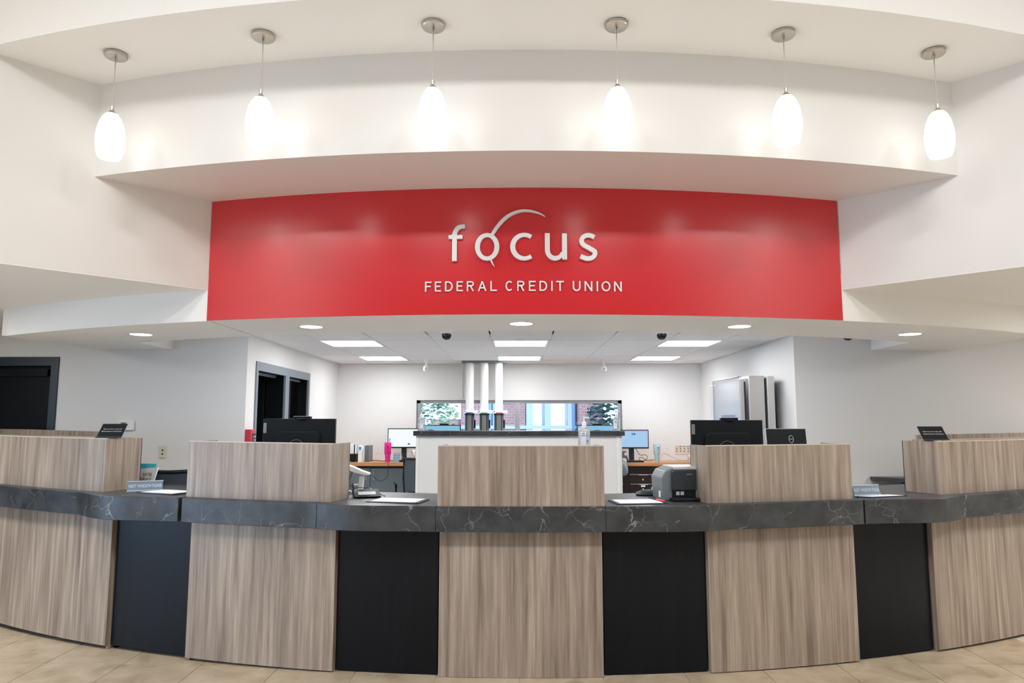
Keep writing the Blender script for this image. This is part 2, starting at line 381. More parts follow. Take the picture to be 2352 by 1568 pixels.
# lobby enclosure with shopfront windows on the left
mb = MB(); mb.box(-6.2, -6.0, -5.2, 6.95, 0, 0.04); mb.box(-6.2, -6.0, -5.2, 6.95, 2.05, 4.78); mb.box(-6.2, -6.0, 4.0, 6.95, 0.04, 2.42); mb.box(-6.2, -6.0, -5.2, -2.0, 0.04, 2.42)
for y in (-2.0, 0.0, 2.0, 3.93): mb.box(-6.15, -6.02, y, y + 0.07, 0.04, 2.42)
struct('wall_shopfront', mb, FRAMEN)
struct('wall_far_right', MB().box(8.2, 8.4, -5.2, 10.6, 0, 4.78), WALLC)
struct('wall_rear', MB().box(-8.2, 8.2, -5.2, -5.0, 0, 4.78), mat('reflection_dark_wall', (0.10, 0.10, 0.11), 0.6))  # unseen wall coloured dark to keep the counter's reflections dark
struct('wall_light_stop', MB().box(-8.4, -8.2, 6.95, 10.6, 0, 4.78).box(-8.2, XL - 0.2, 10.4, 10.6, 0, 4.78).box(XR + 0.2, 8.2, 10.4, 10.6, 0, 4.78).box(XL - 0.2, XR + 0.2, 10.58, 10.62, 2.85, 4.78), DARKR)  # unseen outer walls added to stop sky light leaking in
# room behind the office's left doorway; its darkness is put into the wall colour
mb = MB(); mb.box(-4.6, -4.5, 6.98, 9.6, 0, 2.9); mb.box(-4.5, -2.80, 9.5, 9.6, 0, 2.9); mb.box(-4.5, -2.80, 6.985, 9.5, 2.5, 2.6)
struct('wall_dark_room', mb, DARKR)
struct('wall_dark_room_strip', MB().box(-3.10, -2.965, 9.40, 9.49, 0, 2.49), WALLC)

# office suspended ceiling: a board behind, individual tiles in a grid
ce = struct('ceiling', MB().box(-3.33, 3.5, 5.9, 6.9, 2.4445, 2.6).box(XL, XR, 5.45, YB, 2.4445, 2.6), GRIDM)
xs = [XL - 0.73, XL + 0.0, -2.07, -1.46, -0.85, -0.24, 0.37, 0.98, 1.59, 2.20, XR, 3.5]
ys = [5.52, 6.13, 7.35, 7.96, 9.18, 9.79, YB]
TRI = {(2, 2), (5, 2), (8, 2), (2, 4), (5, 4), (8, 4)}
for i in range(len(xs) - 1):
    for j in range(len(ys) - 1):
        if (i, j) in TRI: continue
        if i in (0, len(xs) - 2) and j > 1: continue
        g = 0.007; y1 = ys[j + 1] - g
        if i in (0, len(xs) - 2): y1 = min(y1, 6.8)
        obj('ceiling_tile', MB().box(xs[i] + g, xs[i + 1] - g, max(ys[j] + g, 5.95 if i in (0, len(xs) - 2) else 0), y1, 2.440, 2.4444), CTILE, ce)

# back window
win = struct('window_1', MB().box(WX0, WX1, YB + 0.06, YB + 0.13, WZ1 - 0.045, WZ1).box(WX0, WX1, YB + 0.06, YB + 0.13, WZ0, WZ0 + 0.045).box(WX0, WX0 + 0.05, YB + 0.06, YB + 0.13, WZ0, WZ1).box(WX1 - 0.05, WX1, YB + 0.06, YB + 0.13, WZ0, WZ1).box(0.005, 0.075, YB + 0.05, YB + 0.13, WZ0, WZ1), ALU)
obj('pane', MB().box(WX0 + 0.05, 0.005, YB + 0.09, YB + 0.1, WZ0 + 0.045, WZ1 - 0.045), PANE, win)
obj('pane', MB().box(0.075, WX1 - 0.05, YB + 0.09, YB + 0.1, WZ0 + 0.045, WZ1 - 0.045), PANE, win)
obj('sill', MB().box(WX0, WX1, YB - 0.01, YB + 0.07, WZ0 - 0.025, WZ0), WHITEM, win)

# doors
d = struct('door_1', MB().box(-5.5, -4.47, YL + 0.06, YL + 0.10, 0, 2.16), DOORD)
obj('door_frame', MB().box(-4.50, -4.43, YL - 0.015, YL + 0.14, 0, 2.215).box(-5.55, -5.48, YL - 0.015, YL + 0.14, 0, 2.215).box(-5.48, -4.50, YL - 0.015, YL + 0.14, 2.13, 2.215), FRAMEN, d)
obj('door_closer_rail', MB().box(-5.35, -4.56, YL + 0.03, YL + 0.06, 2.03, 2.10), BLACKG, d)
obj('lever_handle', MB().tube([(-5.38, YL + 0.06, 1.0), (-5.38, YL + 0.0, 1.0), (-5.26, YL + 0.0, 1.0)], 0.011), STEEL, d)
y0, y1, ym0, ym1, zt = 7.06, 8.92, 7.97, 8.10, 2.195
def fr(x0, x1): return MB().box(x0, x1, y0, y0 + 0.055, 0, zt).box(x0, x1, y1 - 0.055, y1, 0, zt).box(x0, x1, ym0, ym1, 0, zt - 0.09).box(x0, x1, y0 + 0.055, y1 - 0.055, zt - 0.09, zt)
d = struct('door_2', fr(XL - 0.012, XL + 0.012), FRAMEG)
obj('jamb', fr(XL - 0.21, XL - 0.012), DOORD, d)  # returns of the frame, with their shade put into the colour
obj('door_leaf', MB().box(-3.70, -2.82, 7.92, 7.965, 0.02, 2.09), DOORD, d)
obj('door_stop', MB().box(XL - 0.13, XL - 0.10, y0 + 0.055, ym0, zt - 0.115, zt - 0.09).box(XL - 0.13, XL - 0.10, ym1, y1 - 0.055, zt - 0.115, zt - 0.09), FRAMEG, d)
obj('pane', MB().box(XL - 0.12, XL - 0.112, ym1, y1 - 0.055, 0.1, zt - 0.09), PANE, d)
obj('sidelight_stile', MB().box(XL - 0.19, XL - 0.13, 8.52, 8.56, 0.1, zt - 0.09), DOORD, d)

# ------------------------------------------------------------------ counter
RB = 8.39
def dzt(t):
    x = CX + 8.4 * math.sin(t)
    if x < -0.5: return 0.036 * min(1.25, (-0.5 - x) / 3.3)
    if x > 0.57: return 0.016 * min(1.25, (x - 0.57) / 3.0)
    return 0.0
def lift(x): return dzt(th(x, 8.4))
BX = [-4.7, -2.868, -2.217, -1.158, -0.488, 0.565, 1.244, 2.305, 2.944, 4.6]
BLAB = ['wood-fronted counter base at the far left edge of the frame', 'navy-black recessed counter base under the left next-window sign', 'wood-fronted counter base under the left partition with the large monitor', 'black recessed counter base left of the centre wood panel',
        'wood-fronted counter base in the centre below the sanitizer partition', 'black recessed counter base right of the centre wood panel', 'wood-fronted counter base right of centre below the two monitors', 'navy-black recessed counter base under the right next-window sign', 'wood-fronted counter base at the far right edge of the frame']
for i in range(9):
    wd = i % 2 == 0; R = RB if wd else RB - 0.035; m = WOOD if wd else DARKW
    t0, t1 = th(BX[i], RB), th(BX[i + 1], RB)
    u = thing('counter_base_unit', BLAB[i], 'counter', (*pol((t0 + t1) / 2, R), 0), 0, 'wood counter bases' if wd else 'dark counter bases')
    off = Vector(u.location)
    def loc(mb): mb.v = [tuple(Vector(p) - off) for p in mb.v]; return mb
    e = 0.0008
    obj('front_panel', loc(ring(MB(), t0 + e, t1 - e, R - 0.022, R, 0.002, 0.902, 16, dzt)), m, u, smooth=True)
    for t, s in ((t0, 1), (t1, -1)):
        obj('side_panel', loc(ring(MB(), t + s * e, t + s * (e + 0.0022), R - 0.55, R - 0.022, 0.002, 0.91, 1)), m, u)
    obj('back_panel', loc(ring(MB(), t0 + 0.004, t1 - 0.004, R - 0.55, R - 0.535, 0.1, 0.9, 8)), DARKW, u)

# worktop sections with a soft outward wave in the open bays
def bump(x):
    b = 0.0
    for o, i, a in ((-3.12, -2.21, 0.10), (-1.33, -0.47, 0.05), (1.43, 0.55, 0.05), (3.20, 2.30, 0.10)):
        s = (x - o) / (i - o)
        if 0 < s < 1: b += a * math.sin(PI * s ** 0.72) ** 2
    return b
def rfront(t): 
    x = CX + 8.5 * math.sin(t); return RB + 0.105 + bump(x)
WSEG = [(-4.7, -2.235, 'far-left section running under the left next-window sign'), (-2.21, -1.25, 'section under the left monitor partition'), (-1.249, -0.490, 'section in the open bay with the signature pad'),
        (-0.488, 0.566, 'section in front of the centre sanitizer partition'), (0.568, 2.300, 'long section running under the receipt printer and right monitors'), (2.312, 4.6, 'far-right section running under the right next-window sign')]
for a, b, lab in WSEG:
    mb = ring(MB(), th(a, RB), th(b, RB), 7.72, rfront, 0.903, 1.062, 40, dzt)
    o = obj('counter_worktop', mb, STONE, None, smooth=True, bevel=0.003)
    tag(o, 'dark veined stone counter worktop, ' + lab, 'worktop', 'stone counter worktops')
ZW = 1.062

# raised wooden partitions
PART = [(-4.7, -2.955, 8.42, None, (-2.845, 5.42), 1.437, 'raised wood partition carrying the black sign at far left', True),
        (-2.243, -1.195, 8.43, None, (-1.150, 4.97), 1.435, 'raised wood partition in front of the left black monitor', False),
        (-0.487, 0.566, 8.488, None, None, 1.435, 'raised wood partition in the centre with sanitizer bottle on top', False),
        (1.250, 2.285, 8.43, (1.200, 4.87), None, 1.427, 'raised wood partition in front of the right monitor and small display', False),
        (3.035, 4.6, 8.42, (2.925, 5.38), None, 1.432, 'raised wood partition carrying the black sign at far right', True)]
for x0, x1, R, lf, rt, zt, lab, rear in PART:
    t0, t1 = th(x0, R), th(x1, R); tm = (t0 + t1) / 2
    u = thing('counter_partition', lab, 'partition', (*pol(tm, R), 0), 0, 'raised counter partitions'); off = Vector(u.location)
    def loc(mb): mb.v = [tuple(Vector(p) - off) for p in mb.v]; return mb
    obj('front_panel', loc(ring(MB(), t0, t1, R - 0.02, R, ZW, zt, 24, dzt)), WOOD, u, smooth=True)
    obj('top_edging', loc(ring(MB(), t0, t1, R - 0.021, R + 0.0008, zt, zt + 0.006, 24, dzt)), mat('lit_edge_tone', (0.62, 0.55, 0.48), 0.4), u, smooth=True)  # paler than the wood, painting in the light on the top edge
    for t, q, sg in ((t0, lf, 1), (t1, rt, -1)):
        a = Vector(pol(t, R)); b = Vector(q) if q else Vector(pol(t, R - 0.26))
        dd = (b - a).normalized(); nn = Vector((-dd.y, dd.x)) * 0.02 * (-1 if sg > 0 else 1); ez = dzt(t)
        obj('side_panel', loc(MB().prism([tuple(a), tuple(b), tuple(b + nn), tuple(a + nn)], ZW + ez, zt + ez + 0.003)), WOOD, u)
        obj('inner_lining', loc(MB().prism([tuple(b), tuple(b + dd * 0.006), tuple(b + dd * 0.006 + nn), tuple(b + nn)], ZW + ez, zt + ez + 0.003)), BLACKP, u)
    sh = 1.395 if not rear else 1.425
    obj('shelf', loc(ring(MB(), t0 + 0.004, t1 - 0.004, R - 0.24, R - 0.022, sh, sh + 0.018, 24, dzt)), STONE if not rear else WOOD, u, smooth=True)
    if rear:
        ta, tb = (th(-5.0, 7.95), th(-3.22, 7.95)) if x0 < 0 else (th(3.22, 7.95), th(5.0, 7.95))
        obj('rear_panel', loc(ring(MB(), ta, tb, 7.93, 7.95, ZW, zt + 0.038, 20, dzt)), WOOD, u, smooth=True)

# ------------------------------------------------------------------ sign lettering on the red wall
RS = 8.4385
def sx(c): return ((950 + c / 4.704) - 1182) * 0.00288
def sz(c): return 2.465 + (660 - (450 + c / 4.704)) * 0.00293
def place_letter(parent, name, mb, xc, zc):
    t = th(xc, RS); p = pol(t, RS)
    o = obj(name, mb, LETTER, parent); o.location = Vector((p[0], p[1], zc)) - Vector(parent.location); o.rotation_euler = (0, 0, t); return o
def conv(pts, xc, zc): return [(sx(a) - xc, sz(b) - zc) for a, b in pts]
K = 0.000612
def ell(cx, cy, rx, ry, a0, a1, n=40): return [(cx + rx * math.cos(math.radians(a0 + (a1 - a0) * i / n)), cy - ry * math.sin(math.radians(a0 + (a1 - a0) * i / n))) for i in range(n + 1)]
logo = thing('logo_sign', 'large white lowercase focus logo lettering with arc on the red wall', 'sign', (*pol(th(0.045, RS), RS), 2.60))
dL = 0.022
# f
xc, zc = sx(460), sz(510)
mb = MB(); st = [(445, 705), (445, 430)] + ell(527, 430, 82, 98, 180, 92, 14) + [(558, 331)]
mb.ribbon(conv(st, xc, zc), [50 * K] * 6 + [48 * K] * (len(st) - 10) + [42 * K] * 4, dL); mb.ribbon(conv([(380, 445), (531, 445)], xc, zc), 40 * K, dL - 0.001)
place_letter(logo, 'letter', mb, xc, zc)
# o
xc, zc = sx(797), sz(555); mb = MB()
mb.strip(conv(ell(797, 555, 131, 148, 0, 360, 48)[:-1], xc, zc), conv(ell(797, 555, 79, 106, 0, 360, 48)[:-1], xc, zc), dL, True); place_letter(logo, 'letter', mb, xc, zc)
# c
xc, zc = sx(1165), sz(555); mb = MB()
mb.strip(conv(ell(1196, 555, 152, 148, 56, 304, 40), xc, zc), conv(ell(1200, 555, 101, 106, 54, 306, 40), xc, zc), dL); place_letter(logo, 'letter', mb, xc, zc)
# u
xc, zc = sx(1536), sz(555); mb = MB()
st = [(1444, 411), (1444, 585)] + ell(1528, 590, 84, 90, 180, 320, 18)[1:] + [(1612, 622)]
mb.ribbon(conv(st, xc, zc), [52 * K] * 4 + [48 * K] * (len(st) - 8) + [44 * K] * 4, dL); mb.ribbon(conv([(1629, 411), (1629, 692)], xc, zc), 52 * K, dL - 0.001); place_letter(logo, 'letter', mb, xc, zc)
# s
xc, zc = sx(1884), sz(555); mb = MB()
st = [(1952, 448)] + ell(1888, 490, 76, 61, 62, 205, 14) + [(1838, 537), (1886, 562), (1928, 586)] + ell(1880, 622, 77, 59, 20, -120, 14) + [(1798, 657)]
mb.ribbon(conv(st, xc, zc), 48 * K, dL); place_letter(logo, 'letter', mb, xc, zc)
# arc above and its tail
def crescent(outer, inner): 
    xc = sum(sx(p[0]) for p in outer) / len(outer); zc = sum(sz(p[1]) for p in outer) / len(outer)
    m_ = MB(); m_.strip(conv(outer, xc, zc), conv(inner, xc, zc), dL - 0.002); place_letter(logo, 'arc', m_, xc, zc)
crescent([(1424, 226), (1375, 193), (1330, 174), (1270, 157), (1205, 150), (1150, 154), (1100, 166), (1050, 186), (1000, 215), (955, 252), (915, 296), (880, 342), (850, 390), (826, 436)],
         [(1422, 229), (1372, 204), (1326, 190), (1270, 178), (1210, 173), (1158, 179), (1112, 193), (1066, 215), (1022, 244), (980, 281), (942, 323), (908, 366), (880, 408), (858, 442)])
crescent([(826, 690), (838, 718), (856, 748), (878, 771)], [(846, 690), (856, 716), (866, 742), (879, 770)])

name = thing('lettering_sign', 'small white capitals reading federal credit union below the logo', 'sign', (*pol(th(0.06, RS), RS), 2.47))
def arcp(cx, cz, rx, rz, a0, a1, n=12): return [(cx + rx * math.cos(math.radians(a0 + (a1 - a0) * i / n)), cz + rz * math.sin(math.radians(a0 + (a1 - a0) * i / n))) for i in range(n + 1)]
def glyph(ch, w, s):
    # strokes in a box 0..w by 0..1 (unit cap height), s = stroke width
    h = s / 2; a, b, t = h, w - h, 1 - h
    G = {'F': [[(a, 0), (a, 1)], [(a, t), (w, t)], [(a, .52), (w * .86, .52)]],
         'E': [[(a, 0), (a, 1)], [(a, t), (w, t)], [(a, .52), (w * .86, .52)], [(a, h), (w, h)]],
         'L': [[(a, 0), (a, 1)], [(a, h), (w, h)]],
         'I': [[(w / 2, 0), (w / 2, 1)]],
         'T': [[(w / 2, 0), (w / 2, 1)], [(0, t), (w, t)]],
         'D': [[(a, 0), (a, 1)], [(a, t), (w * .42, t)] + arcp(w * .42, .5, w * .58 - h, .5 - h, 90, -90, 16)[1:] + [(a, h)]],
         'R': [[(a, 0), (a, 1)], [(a, t), (w * .55, t)] + arcp(w * .58, .735, w * .42 - h, .265 - h, 90, -90, 12)[1:] + [(a, .47 + h)], [(w * .52, .5), (b, 0)]],
         'A': [[(h * .9, 0), (w / 2, 1 - h * .5)], [(w / 2, 1 - h * .5), (w - h * .9, 0)], [(w * .2, .33), (w * .8, .33)]],
         'C': [arcp(w * .52, .5, w * .52 - h, .5 - h, 48, 312, 26)],
         'O': [arcp(w / 2, .5, w / 2 - h, .5 - h, 0, 360, 32)],
         'U': [[(a, 1), (a, .36)] + arcp(w / 2, .36, w / 2 - h, .36 - h, 180, 360, 16)[1:] + [(b, 1)]],
         'N': [[(a, 0), (a, 1)], [(a, .97), (b, .03)], [(b, 0), (b, 1)]]}
    return G[ch]
LET = [('F', 128, 198), ('E', 235, 303), ('D', 345, 428), ('E', 470, 538), ('R', 580, 657), ('A', 700, 790), ('L', 833, 903), ('C', 995, 1075), ('R', 1120, 1197), ('E', 1245, 1318), ('D', 1358, 1440), ('I', 1482, 1500), ('T', 1537, 1620),
       ('U', 1715, 1797), ('N', 1842, 1925), ('I', 1970, 1988), ('O', 2025, 2120), ('N', 2160, 2243)]
hh = 107 * 0.000623
for ch, a, b in LET:
    wd = (b - a) * K / hh; mb = MB(); xc = sx((a + b) / 2); s = 14 / 107
    for q, st in enumerate(glyph(ch, max(wd, s), s)):
        mb.ribbon([((px - max(wd, s) / 2) * hh, (pz - 0.5) * hh) for px, pz in st], s * hh, 0.012 - 0.0004 * q)
    place_letter(name, 'letter', mb, xc, sz(974))

# ------------------------------------------------------------------ pendants
RP = 9.372
PX = [-2.360, -1.414, -0.444, 0.557, 1.506, 2.463]
PLAB = ['first pendant lamp from the left, beside the left slanted wall', 'second pendant lamp from the left', 'third pendant lamp from the left, hanging left of the logo', 'third pendant lamp from the right, hanging right of the logo', 'second pendant lamp from the right', 'first pendant lamp from the right, beside the right slanted wall']
def pend(loc, lab):
    u = thing('pendant_lamp', 'egg-shaped lit opal glass ' + lab, 'lamp', loc, 0, 'opal glass pendant lamps over the counter')
    zc = 3.755 - loc[2]
    obj('canopy', MB().lathe([(0.055, zc), (0.0625, zc - 0.004), (0.0635, zc - 0.02), (0.058, zc - 0.026), (0.010, zc - 0.027)], 32), NICKEL, u, True)
    obj('cord_grip', MB().lathe([(0.009, zc - 0.026), (0.009, zc - 0.04), (0.004, zc - 0.055)], 12), NICKEL, u, True)
    obj('cord', MB().tube([(0, 0, zc - 0.05), (0, 0, 0.0)], 0.0028, 8), mat('clear_cord', (0.5, 0.47, 0.42), 0.4), u)
    obj('cap', MB().lathe([(0.006, 0.0), (0.0085, -0.002), (0.0085, -0.026), (0.012, -0.03), (0.026, -0.048), (0.027, -0.052)], 20), NICKEL, u, True)
    obj('glass_shade', MB().lathe([(0.020, -0.046), (0.034, -0.053), (0.050, -0.075), (0.064, -0.11), (0.073, -0.15), (0.0775, -0.19), (0.078, -0.22), (0.074, -0.265), (0.067, -0.298), (0.058, -0.318), (0.052, -0.318), (0.060, -0.29), (0.066, -0.22), (0.05, -0.1), (0.02, -0.06)], 32), GLASSLIT, u, True)
for x, lab in zip(PX, PLAB): pend((*pol(th(x, RP), RP), 3.43), lab)

# ------------------------------------------------------------------ downlights, troffers, cameras
for x, lab in zip([-3.0, -1.50, 0.048, 1.655, 3.165], ['at the far left end of the bulkhead', 'left of centre in the bulkhead underside', 'at the middle of the bulkhead under the red wall', 'right of centre in the bulkhead underside', 'at the far right end of the bulkhead']):
    u = thing('recessed_downlight', 'round white recessed downlight ' + lab, 'downlight', (*pol(th(x, 8.005), 8.005), 2.286), 0, 'recessed downlights in the bulkhead')
    obj('trim_ring', MB().lathe([(0.078, 0.0), (0.080, -0.003), (0.098, -0.003), (0.100, 0.0)], 36), WHITEM, u, True)
    obj('lens', MB().lathe([(0.0005, -0.002), (0.079, -0.002), (0.079, 0.0)], 36), DOWN, u)
col_l = {2: 'left', 5: 'middle', 8: 'right'}
for i, j in sorted(TRI):
    x0, x1, y0, y1 = xs[i], xs[i + 1], ys[j], ys[j + 1]
    u = thing('ceiling_panel_light', 'square recessed ceiling panel light, %s column, %s row' % (col_l[i], 'near' if j == 2 else 'far'), 'ceiling light', ((x0 + x1) / 2, (y0 + y1) / 2, 2.44), 0, 'square office ceiling lights')
    h = (x1 - x0) / 2; f = h - 0.026
    obj('frame', MB().box(-h, h, -h, -f, -0.006, 0.004).box(-h, h, f, h, -0.006, 0.004).box(-h, -f, -f, f, -0.006, 0.004).box(f, h, -f, f, -0.006, 0.004), WHITEM, u)
    obj('diffuser', MB().box(-f, f, -f, f, -0.001, 0.004), TROF, u)
def dome(loc, lab):
    u = thing('dome_camera', lab, 'camera', loc, 0, 'dome security cameras')
    obj('base', MB().lathe([(0.062, 0.0), (0.062, -0.025), (0.054, -0.04), (0.05, -0.05)], 28), WHITEP, u, True)
    obj('dome', MB().lathe([(0.048, -0.035), (0.047, -0.055), (0.040, -0.074), (0.026, -0.087), (0.008, -0.092)], 24, c=(0, -0.012, 0)), BLACKG, u, True)
dome((-0.635, 6.55, 2.44), 'black dome security camera left of centre behind the bulkhead')
dome((1.372, 6.55, 2.44), 'black dome security camera right of centre behind the bulkhead')
dome((3.14, 6.62, 2.44), 'black dome security camera before the plain right-hand wall')
for x, y, lab in ((-1.225, 9.74, 'left'), (1.243, 9.80, 'right')):
    u = thing('ceiling_sensor', 'small white %s ceiling security camera above the back window' % lab, 'camera', (x, y, 2.44), 0, 'white ceiling cameras in the back office')
    obj('mount', MB().lathe([(0.034, 0), (0.032, -0.008), (0.018, -0.03), (0.013, -0.06), (0.018, -0.085)], 20), WHITEP, u, True)
    obj('body', MB().lathe([(0.014, -0.075), (0.034, -0.09), (0.042, -0.115), (0.042, -0.14), (0.032, -0.155), (0.01, -0.158)], 20), WHITEP, u, True)
    obj('lens', MB().lathe([(0.02, 0), (0.02, 0.008), (0.012, 0.012)], 16, M=at(0, -0.04, -0.128) @ rot('X', PI / 2)), LGREY, u, True)

# ------------------------------------------------------------------ wall fittings
u = thing('thermostat', 'white wall thermostat with dark display above the far-left partition', 'thermostat', (-3.73, YL, 1.552))
obj('case', MB().box(-0.08, 0.07, -0.025, 0, -0.047, 0.047), WHITEP, u, bevel=0.008)
obj('display', MB().box(-0.052, 0.0, -0.0265, -0.02, 0.006, 0.03), LCD, u)
obj('button', MB().box(0.012, 0.018, -0.027, -0.02, 0.020, 0.026).box(0.012, 0.018, -0.027, -0.02, 0.008, 0.014), LGREY, u)
def outlet(nm, lab, cat, loc, m, w_=0.07, h_=0.115, n=1, rz=0):
    u = thing(nm, lab, cat, loc, rz, 'wall sockets')
    obj('plate', MB().box(-w_ / 2, w_ / 2, -0.007, 0, -h_ / 2, h_ / 2), m, u, bevel=0.003)
    for k in range(n):
        x = (k - (n - 1) / 2) * w_ / n
        for z in (0.018, -0.018):
            obj('socket', MB().lathe([(0.0085, 0), (0.0085, 0.003), (0.004, 0.003)], 12, M=at(x, -0.0065, z) @ rot('X', PI / 2)), mat('socket_maroon', (0.10, 0.015, 0.012), 0.5) if m is IVORY else LGREY, u)
    return u
outlet('wall_outlet', 'ivory jack plate with two dark red holes beside the left monitor partition', 'outlet', (-3.375, YL, 1.30), IVORY)
outlet('wall_outlet', 'white outlet on the back wall behind the pink tumbler', 'outlet', (-1.99, YB, 1.19), WHITEP)
outlet('wall_outlet', 'white double outlet on the back wall right of the aqua tumbler', 'outlet', (2.215, YB, 1.185), WHITEP)
u = outlet('jack_plate', 'wide jack plate with four coloured tags beside the right monitor', 'outlet', (2.44, YB, 1.18), IVORY, 0.22, 0.13, 4)
for k, m in enumerate((LGREY, REDP, GREENL, LABELB)):
    obj('tag', MB().box(-0.099 + k * 0.055, -0.066 + k * 0.055, -0.009, -0.006, 0.045, 0.058), m, u)
u = thing('fire_alarm_panel', 'small red fire alarm panel on the wall beside the dark doorway', 'alarm panel', (XL, 6.95, 1.40))
obj('case', MB().box(0, 0.055, -0.105, 0.035, -0.12, 0.115), FIRE, u, bevel=0.005)
obj('face', MB().box(0.055, 0.058, -0.06, 0.025, -0.10, 0.075), NAVY, u)
for k in range(3): obj('indicator', MB().box(0.058, 0.060, -0.018, 0.018, 0.04 - k * 0.035, 0.052 - k * 0.035), LGREY, u)
for k in range(3): obj('indicator', MB().box(0.058, 0.060, -0.052, -0.034, 0.04 - k * 0.035, 0.052 - k * 0.035), REDP, u)
# ledge on the right wall
u = thing('wall_ledge', 'dark stone wall ledge behind the far-right partition', 'shelf', (3.42, YR, 1.045))
obj('top', MB().prism([(0, 0), (0, -0.06), (0.28, -0.34), (1.0, -0.34), (1.0, 0)], -0.016, 0.022), STONE, u)
for x in (0.30, 0.80): obj('bracket', MB().box(x, x + 0.03, -0.28, 0, -0.12, -0.016), DGREY, u)

# ------------------------------------------------------------------ vault door, folded back against the right office wall
u = thing('vault_door', 'stepped stainless steel vault door swung open against the right office wall', 'vault door', (2.5, 7.25, 0.0))
obj('outer_plate', MB().box(0.09, 0.165, 0.0, 1.35, 0.02, 2.055), STEEL, u, bevel=0.004)
obj('middle_plate', MB().box(-0.085, 0.072, 0.03, 1.28, 0.04, 2.06), STEEL, u, bevel=0.004)
obj('seal_strip', MB().box(0.072, 0.09, 0.04, 1.3, 0.05, 2.03), BLACKG, u)
obj('step_strip', MB().box(-0.115, -0.085, 0.05, 1.24, 0.06, 2.03), CHROME, u)
obj('seal_strip', MB().box(-0.128, -0.115, 0.06, 1.22, 0.06, 2.0), NAVY, u)
obj('inner_plate', MB().box(-0.168, -0.128, 0.06, 1.2, 0.08, 2.015), STEEL, u, bevel=0.004)
obj('bolt_cover', MB().box(-0.20, -0.194, 0.0, 0.95, 0.9, 2.05).box(-0.194, -0.168, 0.94, 0.95, 0.9, 2.05).box(-0.194, -0.168, 0.0, 0.94, 2.04, 2.05), ACRYL, u)
obj('cover_edge', MB().box(-0.203, -0.19, 0.0, 0.955, 2.05, 2.056).box(-0.203, -0.19, 0.95, 0.957, 0.9, 2.05), LGREY, u)
for z in (0.3, 1.5): obj('hinge', MB().lathe([(0.03, z), (0.03, z + 0.2)], 16, c=(0.2, 1.38, 0)), STEEL, u, True)
obj('inner_face', MB().box(-0.176, -0.168, 0.06, 0.93, 0.9, 2.02), WHITEP, u)
obj('bolt_bar', MB().box(-0.19, -0.172, 0.30, 0.42, 1.0, 1.62).box(-0.19, -0.172, 0.2, 0.7, 1.60, 1.66), CHROME, u)

# ------------------------------------------------------------------ half wall with stone cap in the office
u = thing('half_wall', 'white half wall with dark stone cap behind the centre partition', 'half wall', (0.045, 7.0, 0))
obj('panel', MB().box(-1.01, 1.008, 0, 0.14, 0, 1.452), WALLC, u)
obj('corner_strip', MB().box(-1.014, -0.985, -0.006, 0, 0, 1.452).box(0.955, 0.985, -0.006, 0, 0, 1.452), WHITEM, u)
obj('cap', MB().box(-1.04, 1.035, -0.03, 0.33, 1.452, 1.499), STONE, u, bevel=0.003)

# ------------------------------------------------------------------ desk along the back wall
ZD = 1.035
u = thing('back_desk', 'orange-brown wood desk top along the back office wall', 'desk', (0, 9.8, 0))
obj('desk_top', MB().box(XL + 0.01, XR - 0.01, -0.02, 0.575, ZD - 0.05, ZD), DESKW, u, bevel=0.004)
obj('support_panel', MB().box(-1.455, -1.42, 0.0, 0.56, 0, ZD - 0.05), BROWNW, u)
obj('apron', MB().box(XL + 0.02, -1.46, 0.0, 0.02, ZD - 0.075, ZD - 0.05), BLACKP, u)
def greycab(x0, x1, lab, side):
    u = thing('base_cabinet', lab, 'cabinet', ((x0 + x1) / 2, 9.82, 0), 0, 'grey cabinets under the back desk'); h = (x1 - x0) / 2
    obj('body', MB().box(-h, h, 0.02, 0.54, 0.08, ZD - 0.076), CABG, u)
    dr = obj('door', MB().box(-h + 0.004, h - 0.004, 0.0, 0.02, 0.09, ZD - 0.078), CABG, u, bevel=0.002)
    x = (h - 0.05) * side
    obj('handle', MB().tube([(x, 0.0, 0.91), (x, -0.025, 0.91), (x, -0.025, 0.80), (x, 0.0, 0.80)], 0.005), STEEL, dr)
    obj('plinth', MB().box(-h, h, 0.05, 0.5, 0, 0.08), BLACKP, u)
greycab(-2.585, -1.985, 'grey cabinet left of the door seam, behind the white document camera', 1)
greycab(-1.982, -1.458, 'grey cabinet below the pink tumbler', -1)
def browncab(x0, x1, lab, handles):
    u = thing('drawer_cabinet', lab, 'cabinet', ((x0 + x1) / 2, 9.82, 0), 0, 'dark drawer cabinets under the back desk'); h = (x1 - x0) / 2
    obj('body', MB().box(-h, h, 0.02, 0.54, 0.0, ZD - 0.052), BROWNW, u)
    for k in range(5):
        z1 = 0.872 - k * 0.13; z0 = z1 - 0.122
        dr = obj('drawer', MB().box(-h + 0.09, h - 0.03, 0.0, 0.02, z0, z1), BROWNW, u, bevel=0.002)
        obj('label_strip', MB().box(-h + 0.09, h - 0.03, -0.003, 0.0, z1 - 0.005, z1 + 0.002), LGREY, dr)
        obj('knob', MB().lathe([(0.004, 0), (0.004, 0.012), (0.011, 0.016), (0.012, 0.024), (0.006, 0.03)], 14, M=at(-0.02, 0.0, (z0 + z1) / 2 - 0.01) @ rot('X', PI / 2)), BRASS, dr, True)
        if handles: obj('tab', MB().box(-0.07, 0.05, -0.005, -0.001, z1 - 0.012, z1 + 0.002), [mat('lilac_label', (0.60, 0.42, 0.62), 0.5), PALEB, PAPER][min(k, 2)], dr)
        if handles and k == 1: obj('paper_label', MB().box(-0.045, 0.012, -0.004, -0.001, z1 - 0.04, z1 - 0.016), PAPER, dr)
browncab(1.49, 2.06, 'dark brown drawer cabinet with brass knobs and label tabs, right desk', True)
